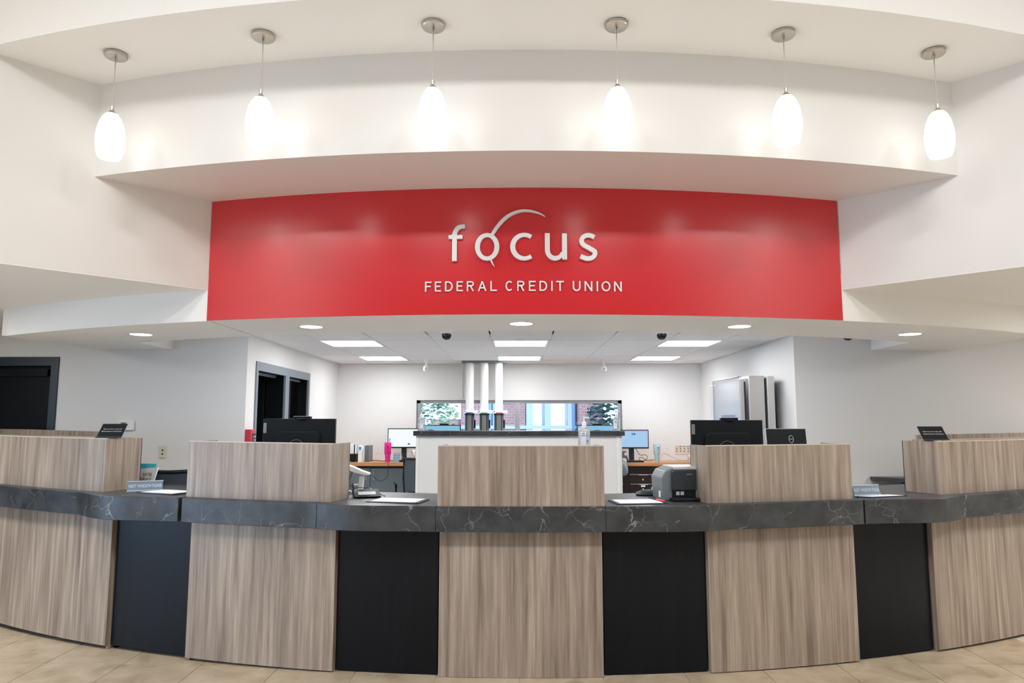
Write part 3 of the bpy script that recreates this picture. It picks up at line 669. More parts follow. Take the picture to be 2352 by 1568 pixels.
browncab(2.065, 2.72, 'dark brown drawer cabinet hidden beside the receipt printer', False)

# pneumatic tubes
u = thing('pneumatic_tube_station', 'three white pneumatic tubes with smoky carriers coming down from the ceiling', 'tube station', (-0.425, 9.93, 1.035))
zc = 2.44 - 1.035
obj('ceiling_plate', MB().box(-0.315, 0.315, -0.09, 0.09, zc - 0.03, zc), MGREY, u)
for k, (x, m) in enumerate(zip((-0.205, 0.0, 0.205), (BLUEL, GREENL, REDL))):
    obj('tube', MB().lathe([(0.056, 0.70), (0.056, zc - 0.02)], 28, c=(x + 0.008 * (1 - k) * 0, 0, 0)), WHITEM, u, True)
    col_ = obj('collar', MB().box(x - 0.075, x + 0.12, -0.085, 0.06, 0.668, 0.712), WHITEP, u, bevel=0.004)
    obj('colour_label', MB().box(x - 0.045, x + 0.05, -0.0875, -0.085, 0.670, 0.682), m, col_)
    obj('button', MB().lathe([(0.007, 0), (0.007, 0.004)], 10, M=at(x - 0.062, -0.085, 0.695) @ rot('X', PI / 2)), BLACKG, col_)
    ca = obj('carrier', MB().lathe([(0.068, 0.05), (0.068, 0.66)], 28, c=(x, 0, 0)), CARR, u, True)
    obj('carrier_band', MB().lathe([(0.071, 0.645), (0.071, 0.668)], 28, c=(x, 0, 0)), DGREY, ca, True)
    for q in (-0.045, 0.04): obj('carrier_rib', MB().box(x + q - 0.007, x + q + 0.007, -0.066, -0.045, 0.05, 0.655), DGREY, ca)
    obj('latch', MB().box(x + 0.066, x + 0.085, -0.03, 0.02, 0.46, 0.58), BLACKG, ca)
obj('stand', MB().box(-0.3, 0.32, -0.08, 0.08, 0, 0.05), MGREY, u)
u2 = tag(obj('conduit', MB().tube([(-0.775, YB - 0.012, 2.44), (-0.775, YB - 0.012, 1.93)], 0.011), WHITEM), 'thin white conduit on the back wall left of the tubes', 'conduit')

# ------------------------------------------------------------------ monitors
def monitor(lab, loc, w_, h_, zb, base, screen, rz=0, back=False, bar=False, badge=None, tilt=0.0, group='monitors', mark=None):
    """screen plane faces local -y (or +y when back=True shows its rear to the camera); origin at the foot"""
    u = thing('monitor', lab, 'monitor', loc, rz, group)
    s = 1 if back else -1      # direction of the screen face
    M = at(0, 0, zb + h_ / 2) @ rot('X', tilt)
    obj('housing', MB().box(-w_ / 2, w_ / 2, -0.018, 0.018, -h_ / 2, h_ / 2, M), BLACKP, u, bevel=0.003)
    b = 0.012
    obj('screen', MB().box(-w_ / 2 + b, w_ / 2 - b, min(s * 0.0175, s * 0.0195), max(s * 0.0175, s * 0.0195), -h_ / 2 + b * 1.6, h_ / 2 - b, M), screen, u)
    obj('stand', MB().box(-0.035, 0.035, -s * 0.05 - 0.02, -s * 0.05 + 0.02, 0.01, zb + h_ * 0.45), DGREY, u)
    obj('foot', MB().box(-0.09, 0.09, -0.09, 0.09, 0.0, 0.014), DGREY, u, bevel=0.004)
    if badge == 'ring':
        obj('bezel', MB().box(-w_ / 2 - 0.003, w_ / 2 + 0.003, -0.012, 0.016, h_ / 2 - 0.006, h_ / 2 + 0.004, M).box(-w_ / 2 - 0.004, -w_ / 2 + 0.004, -0.012, 0.016, -h_ / 2, h_ / 2, M), LGREY, u)
    if back and badge != 'ring':
        hb = obj('rear_cover', MB().prism([(-0.17, -h_ / 2 + 0.02), (0.14, -h_ / 2 + 0.02), (0.16, -h_ / 2 + 0.04), (0.16, 0.05), (0.14, 0.07), (-0.14, 0.07), (-0.17, 0.05)], 0.018, 0.045, M @ rot('X', PI / 2)), BLACKP, u, bevel=0.004)
        obj('stand_arm', MB().box(-0.06, 0.045, -0.085, -0.045, -0.055, -0.035, M).tube([M @ Vector((-0.02, -0.05, -0.04)), M @ Vector((0.03, -0.08, -0.09))], 0.012), MGREY, u)
        obj('cable_ring', MB().tube([M @ Vector((0.06 * math.cos(a) - 0.01, -0.047, 0.06 * math.sin(a) - 0.05)) for a in [PI * k / 12 for k in range(13)]], 0.002, 6), MGREY, u)
        if badge == 'strip':
            bd = obj('badge', MB().box(-w_ / 2 + 0.004, -w_ / 2 + 0.026, -0.0205, -0.018, h_ / 2 - 0.105, h_ / 2 - 0.032, M), LOGOG, u)
            me = textmesh('Lenovo', 0.02, 0.0003); me.transform(rot('Y', -PI / 2)); me.transform(M @ at(-w_ / 2 + 0.015, -0.0208, h_ / 2 - 0.068)); obj('badge_lettering', me, TEXTK, bd)
    if badge == 'ring':
            bd = obj('badge', MB().tube([M @ Vector((0.032 + 0.017 * math.cos(a), -0.0195, 0.028 + 0.027 * math.sin(a))) for a in [2 * PI * k / 24 for k in range(25)]], 0.0022, 6), LOGOG, u)
            me = textmesh('DELL', 0.014, 0.0003, 0.8); me.transform(M @ at(0.032, -0.0195, 0.028)); obj('badge_lettering', me, LOGOG, bd)
    if bar: obj('webcam', MB().box(-0.065 + bar, 0.065 + bar, -0.02, 0.02, h_ / 2, h_ / 2 + 0.018, M).box(-0.03 + bar, 0.03 + bar, -0.03, -0.01, h_ / 2 - 0.01, h_ / 2 + 0.004, M), BLACKG, u, bevel=0.003)
    if mark == 'doc':
        obj('screen_mark', MB().box(0.06, 0.09, -0.021, -0.0196, -h_ / 2 + 0.05, -h_ / 2 + 0.068, M), SCRD, u)
    if mark == 'app':
        obj('screen_mark', MB().box(-w_ / 2 + b, w_ / 2 - b, -0.021, -0.0196, h_ / 2 - b - 0.012, h_ / 2 - b, M), SCRP, u)
        obj('screen_mark', MB().box(0.0, 0.012, -0.021, -0.0196, 0.055, 0.085, M).box(0.02, 0.05, -0.021, -0.0196, 0.06, 0.08, M), SCRD, u)
    return u
zl = ZW + lift(-1.6)
monitor('wide black monitor seen from behind over the left partition', (-1.61, 5.32, zl), 0.54, 0.33, 1.612 - 0.33 - zl, 0, SCRW, back=True, bar=0.02, badge='strip', group='teller monitors seen from behind')
zr = ZW + lift(1.6)
monitor('wide black monitor seen from behind over the right partition', (1.583, 5.32, zr), 0.532, 0.33, 1.602 - 0.33 - zr, 0, SCRW, back=True, bar=0.02, badge='strip', group='teller monitors seen from behind')
monitor('small rounded display seen from behind, with a silver ring badge', (2.045, 5.37, ZW + lift(2.04)), 0.295, 0.21, 1.534 - 0.21 - ZW - lift(2.04), 0, SCRW, back=True, badge='ring', tilt=-0.14, group='teller monitors seen from behind')
monitor('back desk monitor with a white document screen, above the pale mug', (-1.555, 9.98, ZD), 0.45, 0.275, 1.497 - 0.275 - ZD, 0, SCRW, mark='doc', group='back desk monitors', tilt=0.03)
monitor('back desk monitor with light blue screen left of the tubes', (-1.01, 9.98, ZD), 0.51, 0.31, 1.545 - 0.31 - ZD, 0, SCRC, bar=0.02, group='back desk monitors')
monitor('back desk monitor with light blue screen at the right window end', (1.137, 9.98, ZD), 0.53, 0.31, 1.545 - 0.31 - ZD, 0, SCRC, bar=0.02, group='back desk monitors')
monitor('back desk monitor with a blue application screen beside the aqua tumbler', (1.64, 9.98, ZD), 0.47, 0.262, 1.478 - 0.262 - ZD, 0, SCRB, mark='app', group='back desk monitors')

# ------------------------------------------------------------------ sanitizer bottles
def bottle(loc, lab, s=1.0, rz=0.0, spout=1):
    u = thing('sanitizer_bottle', lab, 'bottle', loc, rz, 'pump bottles of hand sanitizer')
    def R_(w_, d_, z, k): # rounded rectangle ring
        return [((w_ - k) * (1 if 0 < a < PI else -1) if False else 0, 0, 0) for a in ()]
    b = MB(); prof = [(0.9, 0.0), (1.0, 0.006), (1.0, 0.105), (0.94, 0.118), (0.55, 0.127), (0.34, 0.13)]
    n = 32; vs = []; fs = []
    for r, z in prof:
        for k in range(n):
            a = 2 * PI * k / n; ca, sa = math.cos(a), math.sin(a)
            vs.append((s * r * 0.036 * math.copysign(abs(ca) ** 0.45, ca), s * r * 0.021 * math.copysign(abs(sa) ** 0.45, sa), s * z))
    for i in range(len(prof) - 1):
        for k in range(n): fs.append((i * n + k, i * n + (k + 1) % n, (i + 1) * n + (k + 1) % n, (i + 1) * n + k))
    fs += [tuple(range(n - 1, -1, -1)), tuple(range((len(prof) - 1) * n, len(prof) * n))]
    b.add(vs, fs); body = obj('body', b, CLEARB, u, True)
    lb = obj('label', MB().box(-0.024 * s, 0.010 * s, -0.0222 * s, -0.0212 * s, 0.012 * s, 0.104 * s), PAPER, body)
    obj('label_print', MB().box(-0.02 * s, 0.008 * s, -0.0226 * s, -0.022 * s, 0.078 * s, 0.083 * s), LABELB, body)
    obj('label_print', MB().box(-0.023 * s, 0.0095 * s, -0.0226 * s, -0.022 * s, 0.013 * s, 0.019 * s), LABELV, body)
    obj('label_print', MB().box(-0.014 * s, 0.003 * s, -0.0226 * s, -0.022 * s, 0.090 * s, 0.096 * s), LABELV, body)
    obj('blue_drop', MB().box(0.014 * s, 0.024 * s, -0.0222 * s, -0.0208 * s, 0.04 * s, 0.055 * s), LABELB, body)
    obj('pump_collar', MB().lathe([(0.0145 * s, 0.126 * s), (0.0145 * s, 0.158 * s), (0.011 * s, 0.166 * s), (0.005 * s, 0.172 * s), (0.005 * s, 0.19 * s)], 20), PUMP, u, True)
    obj('pump_head', MB().box(-0.008 * s, 0.034 * s * spout, -0.006 * s, 0.006 * s, 0.187 * s, 0.196 * s), PUMP, u, bevel=0.002 * s)
    return u
bottle((0.457, 4.68, 1.4135), 'clear pump bottle of hand sanitizer on the centre partition', 1.06)
bottle((-0.935, 7.12, 1.499), 'clear pump bottle with plain label at the left end of the half wall cap', 1.0, 0.5)
bottle((1.022, 7.12, 1.499), 'clear pump bottle with blue label at the right end of the half wall cap', 1.0, -0.35)

# ------------------------------------------------------------------ small signs
def black_sign(loc, rz, shear, lab):
    u = thing('counter_sign', lab, 'sign', loc, rz, 'black slanted counter signs')
    Mx = rot('X', -0.62)
    obj('plate', MB().box(-0.094, 0.094, -0.003, 0.003, 0.004, 0.125, Mx), BLACKP, u)
    obj('foot', MB().box(-0.094, 0.094, -0.012, 0.006, 0.0, 0.012), DGREY, u)
    obj('easel', MB().prism([(0.0, 0), (0.05, 0.0), (0.045, 0.07)], -0.05, 0.05, rot('Z', PI / 2) @ rot('X', PI / 2)), BLACKP, u)
    for k, tx in enumerate(('Please see a teller to speak with', 'Member Services or Loan Services')):
        me = textmesh(tx, 0.0125, 0.0003, 0.88); me.transform(Mx @ at(0.0, -0.0036, 0.078 - 0.021 * k)); obj('lettering', me, TEXTW, u)
black_sign((-2.985, 5.22, 1.443 + lift(-3.0)), -0.06, 0, 'black slanted sign with white text on the far-left partition')
black_sign((3.075, 5.20, 1.438 + lift(3.1)), 0.06, 0, 'black slanted sign with white text on the far-right partition')
def next_sign(loc, rz, lab):
    u = thing('desk_sign', lab, 'sign', loc, rz, 'next window please signs')
    Mx = rot('X', -0.35)
    obj('plate', MB().box(-0.115, 0.115, -0.002, 0.002, 0.006, 0.072, Mx), SIGNB, u)
    obj('rail', MB().box(-0.118, 0.118, -0.005, 0.004, 0.0, 0.008, Mx).box(-0.118, 0.118, -0.005, 0.004, 0.070, 0.077, Mx), LGREY, u)
    obj('base', MB().box(-0.118, 0.118, -0.008, 0.035, 0, 0.004), LGREY, u)
    me = textmesh('NEXT WINDOW PLEASE', 0.034, 0.0003, 0.58); me.transform(Mx @ at(0, -0.0026, 0.038)); obj('lettering', me, TEXTW, u)
next_sign((-2.70, 5.23, ZW + lift(-2.7)), 0.42, 'blue next window please desk sign in the left bay')
next_sign((2.49, 5.07, ZW + lift(2.49)), 0.30, 'blue next window please desk sign in the right bay')

def clipboard(pts, z, lab):
    cx = sum(p[0] for p in pts) / 4; cy = sum(p[1] for p in pts) / 4
    u = thing('writing_pad', lab, 'desk pad', (cx, cy, z), 0, 'document pads on the counter')
    P = [(p[0] - cx, p[1] - cy) for p in pts]
    obj('board', MB().prism(P, 0, 0.006), NAVY, u)
    obj('sheet', MB().prism([(a * 0.86, b * 0.86) for a, b in P], 0.006, 0.008), PAPER, u)
clipboard([(-0.975, 4.70), (-0.620, 4.62), (-0.575, 4.86), (-0.93, 4.94)], ZW + lift(-0.8), 'white document pad lying in the bay left of the centre partition')
clipboard([(0.655, 4.585), (0.985, 4.625), (0.955, 4.87), (0.625, 4.83)], ZW + lift(0.8), 'white document pad lying right of the centre partition beside the red pen')
clipboard([(-2.70, 5.11), (-2.375, 4.975), (-2.27, 5.19), (-2.60, 5.32)], ZW + lift(-2.5), 'white document pad lying below the left next window sign')
clipboard([(2.345, 4.955), (2.44, 4.92), (2.74, 5.02), (2.64, 5.09)], ZW + lift(2.5), 'white document pad lying below the right next window sign')

# ------------------------------------------------------------------ left bay: leaflet stand and mesh chair
u = thing('leaflet_holder', 'white leaflet holder with rates and service lettering and a turquoise card', 'leaflet holder', (-2.905, 5.60, ZW + lift(-2.95)), -0.08)
obj('pocket', MB().prism([(-0.10, 0), (0.075, 0), (0.105, 0.145), (-0.10, 0.130)], -0.006, 0.006, rot('X', PI / 2 - 0.12)), PAPER, u)
obj('turquoise_card', MB().box(-0.09, 0.068, -0.002, 0.002, 0.02, 0.172, at(0, 0.028, 0) @ rot('X', -0.12)), TEALC, u)
obj('stand_back', MB().box(-0.09, 0.07, 0.04, 0.08, 0, 0.01), WHITEP, u)
for tx, z in (('RATES', 0.088), ('SERVICE', 0.052)):
    me = textmesh(tx, 0.036, 0.0003, 0.72, 'RIGHT'); me.transform(rot('X', -0.12) @ at(0.062, -0.0068, z)); obj('lettering', me, TEXTK, u)

def chair(loc, rz, lab, zback=1.185, seat=0.66, dz=0):
    u = thing('office_chair', lab, 'chair', loc, rz, 'black office chairs')
    obj('seat', MB().prism([(-0.24, -0.22), (0.24, -0.22), (0.26, -0.1), (0.25, 0.22), (0.15, 0.26), (-0.15, 0.26), (-0.25, 0.22), (-0.26, -0.1)], seat - 0.08, seat), BLACKP, u, bevel=0.025)
    top = zback
    def bow(x): return 0.26 - 0.5 * x * x
    def tp_(x): return top - 0.022 + 0.35 * (abs(x) * 0.42) ** 1.5
    xs_ = [-0.23 + 0.46 * k / 14 for k in range(15)]
    m_ = MB(); vs = []
    for x in xs_:
        y = bow(x)
        vs += [(x, y, seat + 0.10), (x, y + 0.01, seat + 0.10), (x, y + 0.01, tp_(x)), (x, y, tp_(x))]
    fs = []
    for i in range(14):
        p = 4 * i; q = p + 4; fs += [(p, q, q + 1, p + 1), (p + 1, q + 1, q + 2, p + 2), (p + 2, q + 2, q + 3, p + 3), (p + 3, q + 3, q, p)]
    m_.add(vs, fs); obj('mesh_back', m_, MESHM, u, True)
    fr = [(x, bow(x) + 0.005, tp_(x)) for x in xs_]
    obj('back_frame', MB().tube([(-0.22, bow(0.22), seat + 0.08), (-0.235, bow(0.23), (seat + top) / 2)] + fr + [(0.235, bow(0.23), (seat + top) / 2), (0.22, bow(0.22), seat + 0.08), (0, bow(0) + 0.02, seat + 0.07), (-0.22, bow(0.22), seat + 0.08)], 0.016), BLACKP, u, True)
    obj('back_post', MB().tube([(0, 0.05, seat - 0.1), (0, 0.26, seat - 0.05), (0, 0.28, seat + 0.2)], 0.025), BLACKP, u, True)
    for s in (-1, 1):
        obj('armrest', MB().tube([(s * 0.24, 0.05, seat - 0.06), (s * 0.31, 0.05, seat - 0.02), (s * 0.31, 0.05, seat + 0.17), (s * 0.31, -0.16, seat + 0.18)], 0.016), BLACKP, u, True)
    obj('gas_lift', MB().lathe([(0.03, 0.09), (0.03, 0.35), (0.02, 0.35), (0.02, seat - 0.08)], 16), BLACKP, u, True)
    obj('foot_ring', MB().tube([(0.2 * math.cos(2 * PI * k / 24), 0.2 * math.sin(2 * PI * k / 24), 0.3) for k in range(25)], 0.01, 6), STEEL, u, True)
    for k in range(5):
        a = 2 * PI * k / 5
        lg = obj('leg', MB().tube([(0, 0, 0.10), (0.28 * math.cos(a), 0.28 * math.sin(a), 0.07)], 0.022, 8, 0.014), BLACKP, u, True)
        obj('caster', MB().lathe([(0.03, -0.015), (0.03, 0.015)], 14, M=at(0.28 * math.cos(a), 0.28 * math.sin(a), 0.03) @ rot('X', PI / 2)), BLACKP, lg, True)
    return u
chair((-2.84, 6.05, 0), PI + 0.15, 'black mesh-backed office chair behind the left bay', 1.205, 0.62)

# ------------------------------------------------------------------ bay left of centre: signature pad, document camera
zc = ZW + lift(-1.0)
u = thing('signature_pad', 'black wedge signature pad with pale screen and stylus', 'signature pad', (-1.03, 5.0, zc), 0.30)
obj('case', MB().prism([(-0.10, 0), (0.06, 0), (0.085, 0.012), (-0.09, 0.048), (-0.10, 0.04)], -0.09, 0.09, rot('Z', -PI / 2) @ rot('X', PI / 2)), BLACKP, u, bevel=0.003)
obj('screen', MB().box(-0.06, 0.06, -0.045, 0.025, 0.0, 0.002, at(0, 0, 0.030) @ rot('X', 0.20)), LGREY, u)
obj('stylus', MB().tube([(0.12, -0.04, 0.008), (0.03, 0.15, 0.05)], 0.0045, 8), CABLEL, u, True)
obj('stylus_cable', MB().tube([(0.03, 0.15, 0.05), (-0.05, 0.2, 0.05), (-0.12, 0.12, 0.025), (-0.10, 0.05, 0.03)], 0.0025, 6), CABLE, u, True)
u = thing('document_camera', 'white curved-arm scanner standing beside the left partition', 'scanner', (-1.19, 5.22, zc))
obj('base', MB().box(-0.14, 0.10, -0.06, 0.06, 0, 0.022), WHITEP, u, bevel=0.006)
obj('post', MB().prism([(0.045, 0.02), (0.085, 0.02), (0.095, 0.165), (0.065, 0.165)], -0.018, 0.018, rot('X', PI / 2)), WHITEP, u, bevel=0.004)
hp = [(-0.16, 0.215), (-0.10, 0.222), (-0.04, 0.215), (0.02, 0.195), (0.08, 0.168), (0.135, 0.150), (0.13, 0.135), (0.08, 0.140), (0.03, 0.150), (0.0, 0.165), (-0.03, 0.182), (-0.10, 0.195), (-0.16, 0.192)]
obj('head', MB().prism(hp, -0.035, 0.035, rot('X', PI / 2)), WHITEP, u, bevel=0.004)
obj('head_cap', MB().box(-0.16, -0.05, -0.03, 0.03, 0.222, 0.238), LGREY, u, bevel=0.004)
obj('cable', MB().tube([(0.02, -0.02, 0.185), (-0.01, -0.03, 0.10), (0.0, -0.03, 0.06), (0.03, -0.03, 0.045), (0.06, -0.02, 0.05)], 0.003, 6), CABLE, u, True)
obj('side_bracket', MB().box(0.02, 0.07, -0.012, 0.012, 0.062, 0.07), WHITEP, u)
tag(obj('loose_cable', MB().tube([(-1.135, 5.02, zc + 0.02), (-1.14, 5.04, zc + 0.09), (-1.13, 5.06, zc + 0.03), (-1.10, 5.08, zc + 0.012), (-1.12, 5.12, zc + 0.01), (-1.06, 5.1, zc + 0.05)], 0.0035, 6), CABLE, None, True), 'black loose cable curling beside the left partition edge', 'cable')

# ------------------------------------------------------------------ bay right of centre: printer, mouse, pen
zc = ZW + lift(1.05)
u = thing('receipt_printer', 'dark grey receipt printer beside the right partition', 'printer', (1.10, 4.93, zc), 0.10)
obj('body', MB().prism([(-0.12, 0.0), (-0.13, 0.15), (-0.10, 0.20), (-0.04, 0.222), (0.17, 0.222), (0.17, 0.0)], -0.12, 0.12, rot('X', PI / 2)), MGREY, u, bevel=0.008)
obj('front_cover', MB().prism([(-0.065, 0.07), (-0.065, 0.19), (-0.05, 0.205), (0.165, 0.205), (0.165, 0.07)], 0.12, 0.145, rot('X', PI / 2)), DGREY, u, bevel=0.006)
obj('lid', MB().box(-0.05, 0.172, -0.14, 0.11, 0.205, 0.226), LGREY, u, bevel=0.006)
obj('slot', MB().box(-0.06, 0.165, -0.128, -0.119, 0.022, 0.07), BLACKG, u)
obj('tray', MB().prism([(-0.07, -0.19), (0.165, -0.19), (0.18, -0.12), (-0.08, -0.12)], 0.002, 0.022), BLACKP, u, bevel=0.005)
obj('port', MB().box(-0.035, -0.012, -0.133, -0.128, 0.038, 0.062).box(-0.005, 0.018, -0.133, -0.128, 0.038, 0.062), LGREY, u)
me = textmesh('EPSON', 0.013, 0.0003); me.transform(at(0.055, -0.1462, 0.175)); obj('badge_lettering', me, LOGOG, u)
obj('side_sticker', MB().box(-0.1285, -0.124, -0.085, -0.045, 0.02, 0.06), PAPER, u)
u = thing('card_swipe', 'low black teller device with silver scroll wheel behind the right document pad', 'card reader', (0.97, 5.17, zc), 0.05)
obj('body', MB().lathe([(0.095, 0), (0.105, 0.008), (0.095, 0.022), (0.06, 0.036), (0.02, 0.040)], 28, sx=1.0, sy=0.6), DGREY, u, True)
obj('wheel', MB().lathe([(0.012, -0.014), (0.028, -0.014), (0.028, 0.014), (0.012, 0.014)], 20, M=at(0.04, -0.02, 0.045) @ rot('X', PI / 2)), CHROME, u, True)
u = thing('pen', 'red and black pen lying on the right document pad', 'pen', (0.975, 4.72, zc + 0.008), 0.0)
a, b = Vector((-0.065, 0.16, 0.004)), Vector((0.0, -0.055, 0.006)); mdl = a.lerp(b, 0.5)
obj('barrel', MB().tube([mdl, b], 0.006, 10, 0.0065), REDP, u, True)
obj('cap', MB().tube([a, mdl], 0.003, 10, 0.005), BLACKP, u, True)

# ------------------------------------------------------------------ things on the back desk
def tumbler(loc, lab, m, mband, straw, h=0.262):
    u = thing('tumbler', lab, 'tumbler', loc, 0, 'handled tumblers on the back desk')
    obj('body', MB().lathe([(0.030, 0.0), (0.034, 0.004), (0.037, 0.095), (0.046, 0.112), (0.048, h - 0.01), (0.047, h)], 28), m, u, True)
    obj('lid', MB().lathe([(0.047, h), (0.044, h + 0.008), (0.01, h + 0.01)], 28), m, u, True)
    obj('handle', MB().tube([(0.012, -0.047, h - 0.03), (0.012, -0.075, h - 0.035), (0.012, -0.075, 0.135), (0.012, -0.047, 0.125)], 0.010, 10), mband, u, True)
    if straw:
        st_ = obj('straw', MB().tube([(0.02, 0, h), (0.024, 0, h + 0.055)], 0.005, 8), m, u, True)
        obj('straw_tip', MB().tube([(0.024, 0, h + 0.03), (0.025, 0, h + 0.062)], 0.007, 8), LABELB, st_, True)
    obj('emblem', MB().lathe([(0.005, 0), (0.005, 0.002)], 12, M=at(0, -0.042, 0.10) @ rot('X', PI / 2)), LGREY, u)
    return u
tumbler((-1.755, 9.86, ZD), 'hot pink handled tumbler with straw on the back desk', PINK, PINKD, True)
tumbler((1.965, 9.86, ZD), 'pale aqua handled tumbler right of the blue application screen', AQUA, PALEB, False, 0.245)
u = thing('mug', 'pale blue printed mug beside the pink tumbler', 'mug', (-1.632, 9.85, ZD))
obj('body', MB().lathe([(0.036, 0), (0.041, 0.004), (0.041, 0.125), (0.037, 0.125), (0.036, 0.01)], 28), MUGB, u, True)
obj('handle', MB().tube([(0.038, -0.005, 0.105), (0.07, -0.005, 0.10), (0.08, -0.005, 0.065), (0.066, -0.005, 0.035), (0.038, -0.005, 0.03)], 0.007, 8), MUGB, u, True)
for k in range(3):
    for q in range(3):
        a = math.radians(-125 + 35 * k); obj('print', MB().box(-0.007, 0.007, -0.0008, 0.0008, -0.004, 0.004, at(0.0415 * math.cos(a), 0.0415 * math.sin(a), 0.03 + 0.032 * q) @ rot('Z', a + PI / 2)), MUGP, u)
u = thing('check_scanner', 'white and black upright scanner at the left end of the back desk', 'scanner', (-2.215, 9.92, ZD))
obj('base', MB().box(-0.065, 0.03, -0.07, 0.07, 0.0, 0.115), BLACKP, u, bevel=0.004)
obj('tower', MB().box(-0.085, -0.01, -0.07, 0.07, 0.115, 0.245), WHITEP, u, bevel=0.004)
obj('spine', MB().box(-0.01, 0.006, -0.06, 0.07, 0.115, 0.24), BLACKP, u)
obj('side', MB().box(0.006, 0.03, -0.07, 0.07, 0.115, 0.245), WHITEP, u)
obj('foot_marks', MB().box(-0.055, -0.048, -0.072, -0.07, 0.0, 0.014).box(0.012, 0.019, -0.072, -0.07, 0.0, 0.014), LGREY, u)
u = thing('dispenser', 'slim white dispenser with dark blue panel between the scanner and grey folder', 'dispenser', (-2.125, 9.84, ZD))
obj('body', MB().prism([(-0.03, 0), (0.025, 0), (0.022, 0.15), (0.035, 0.17), (0.030, 0.20), (0.01, 0.235), (-0.028, 0.235)], -0.03, 0.03, rot('X', PI / 2)), WHITEP, u, bevel=0.004)
obj('panel', MB().box(-0.018, 0.012, -0.033, -0.03, 0.17, 0.21), LABELB, u)
tag(obj('grey_folder', MB().box(-2.085, -2.02, 9.90, 10.15, ZD, ZD + 0.225).box(-2.03, -2.018, 9.86, 9.90, ZD, ZD + 0.23), MGREY, None, bevel=0.003), 'grey upright folder right of the slim white dispenser', 'folder')
u = thing('keyboard', 'black keyboard before the blue application screen', 'keyboard', (1.70, 9.86, ZD), 0.08)
obj('case', MB().box(-0.2, 0.07, -0.06, 0.06, 0, 0.018), BLACKP, u, bevel=0.004)
for k in range(4): obj('key_row', MB().box(-0.19, 0.06, -0.05 + 0.026 * k, -0.03 + 0.026 * k, 0.018, 0.023), DGREY, u)
u = thing('desk_phone', 'dark desk phone with a pink round sticker behind the right keyboard', 'phone', (1.465, 9.845, ZD))
obj('body', MB().prism([(-0.08, 0), (0.08, 0), (0.08, 0.05), (-0.08, 0.15)], -0.085, 0.085, rot('Z', -PI / 2) @ rot('X', PI / 2)), DGREY, u, bevel=0.004)
obj('handset', MB().box(-0.08, -0.03, -0.07, 0.07, 0.12, 0.16), BLACKP, u, bevel=0.01)
obj('sticker', MB().lathe([(0.022, 0), (0.022, 0.002)], 16, M=at(0.055, -0.086, 0.115) @ rot('X', PI / 2)), mat('pink_sticker', (0.80, 0.55, 0.62), 0.5), u)
u = thing('desk_printer', 'small silver adding machine at the right end of the back desk', 'adding machine', (2.52, 9.95, ZD))
obj('body', MB().prism([(-0.1, 0), (0.1, 0), (0.1, 0.05), (-0.06, 0.10), (-0.1, 0.08)], -0.09, 0.09, rot('Z', -PI / 2) @ rot('X', PI / 2)), LGREY, u, bevel=0.004)
obj('roll', MB().lathe([(0.03, -0.03), (0.03, 0.03)], 16, M=at(0, 0.05, 0.10) @ rot('Y', PI / 2)), PAPER, u, True)
obj('keys', MB().box(-0.07, 0.07, -0.09, 0.0, 0.055, 0.066, rot('X', 0.25)), DGREY, u)
tag(obj('desk_papers', MB().box(2.6, 2.7, 9.80, 9.92, ZD, ZD + 0.004), PAPER), 'white papers beside the adding machine', 'papers')
u = thing('keyboard', 'black keyboard behind the pale mug', 'keyboard', (-1.52, 9.93, ZD)); obj('case', MB().box(-0.09, 0.15, -0.06, 0.06, 0, 0.02), BLACKP, u, bevel=0.004); obj('key_row', MB().box(-0.085, 0.145, -0.05, 0.05, 0.02, 0.024), DGREY, u)
def cable(lab, pts, r=0.004, m=None):
    # smooth the polyline
    P = [Vector(p) for p in pts]
    for _ in range(2):
        Q = [P[0]]
        for a, b in zip(P[:-1], P[1:]): Q += [a.lerp(b, .25), a.lerp(b, .75)]
        Q.append(P[-1]); P = Q
    return tag(obj('cable', MB().tube(P, r, 6), m or CABLE, None, True), lab, 'cable', 'cables')
cable('black cable lying along the back desk left of the pink tumbler', [(-2.02, 10.1, ZD + 0.004), (-1.95, 9.98, ZD + 0.02), (-1.85, 9.95, ZD + 0.006), (-1.7, 10.0, ZD + 0.02), (-1.55, 10.0, ZD + 0.006)])
cable('grey cable hanging in a loop over the grey cabinet front', [(-1.74, 9.80, ZD + 0.003), (-1.73, 9.765, ZD - 0.02), (-1.73, 9.765, 0.90), (-1.735, 9.77, 0.84), (-1.80, 9.775, 0.79), (-1.87, 9.78, 0.79), (-1.92, 9.785, 0.83), (-1.94, 9.79, 0.86), (-1.90, 9.78, 0.81), (-1.86, 9.78, 0.795)], 0.004, DGREY)
cable('black cables coiled beside the blue application screen', [(1.68, 10.02, 1.30), (1.70, 9.96, 1.2), (1.74, 9.92, 1.12), (1.83, 9.95, 1.14), (1.86, 9.97, 1.08), (1.80, 9.93, 1.045), (1.74, 9.92, 1.05), (1.72, 9.93, 1.09), (1.78, 9.93, 1.10), (1.82, 9.93, 1.05), (1.95, 10.02, 1.06)])
cable('thin grey cable drooping along the wall right of the aqua tumbler', [(2.0, 10.1, ZD + 0.004), (2.08, 10.2, ZD + 0.005), (2.12, 10.3, ZD + 0.1), (2.2, 10.25, ZD + 0.08), (2.33, 10.1, ZD + 0.01), (2.45, 10.0, ZD + 0.01)], 0.003, CABLEL)

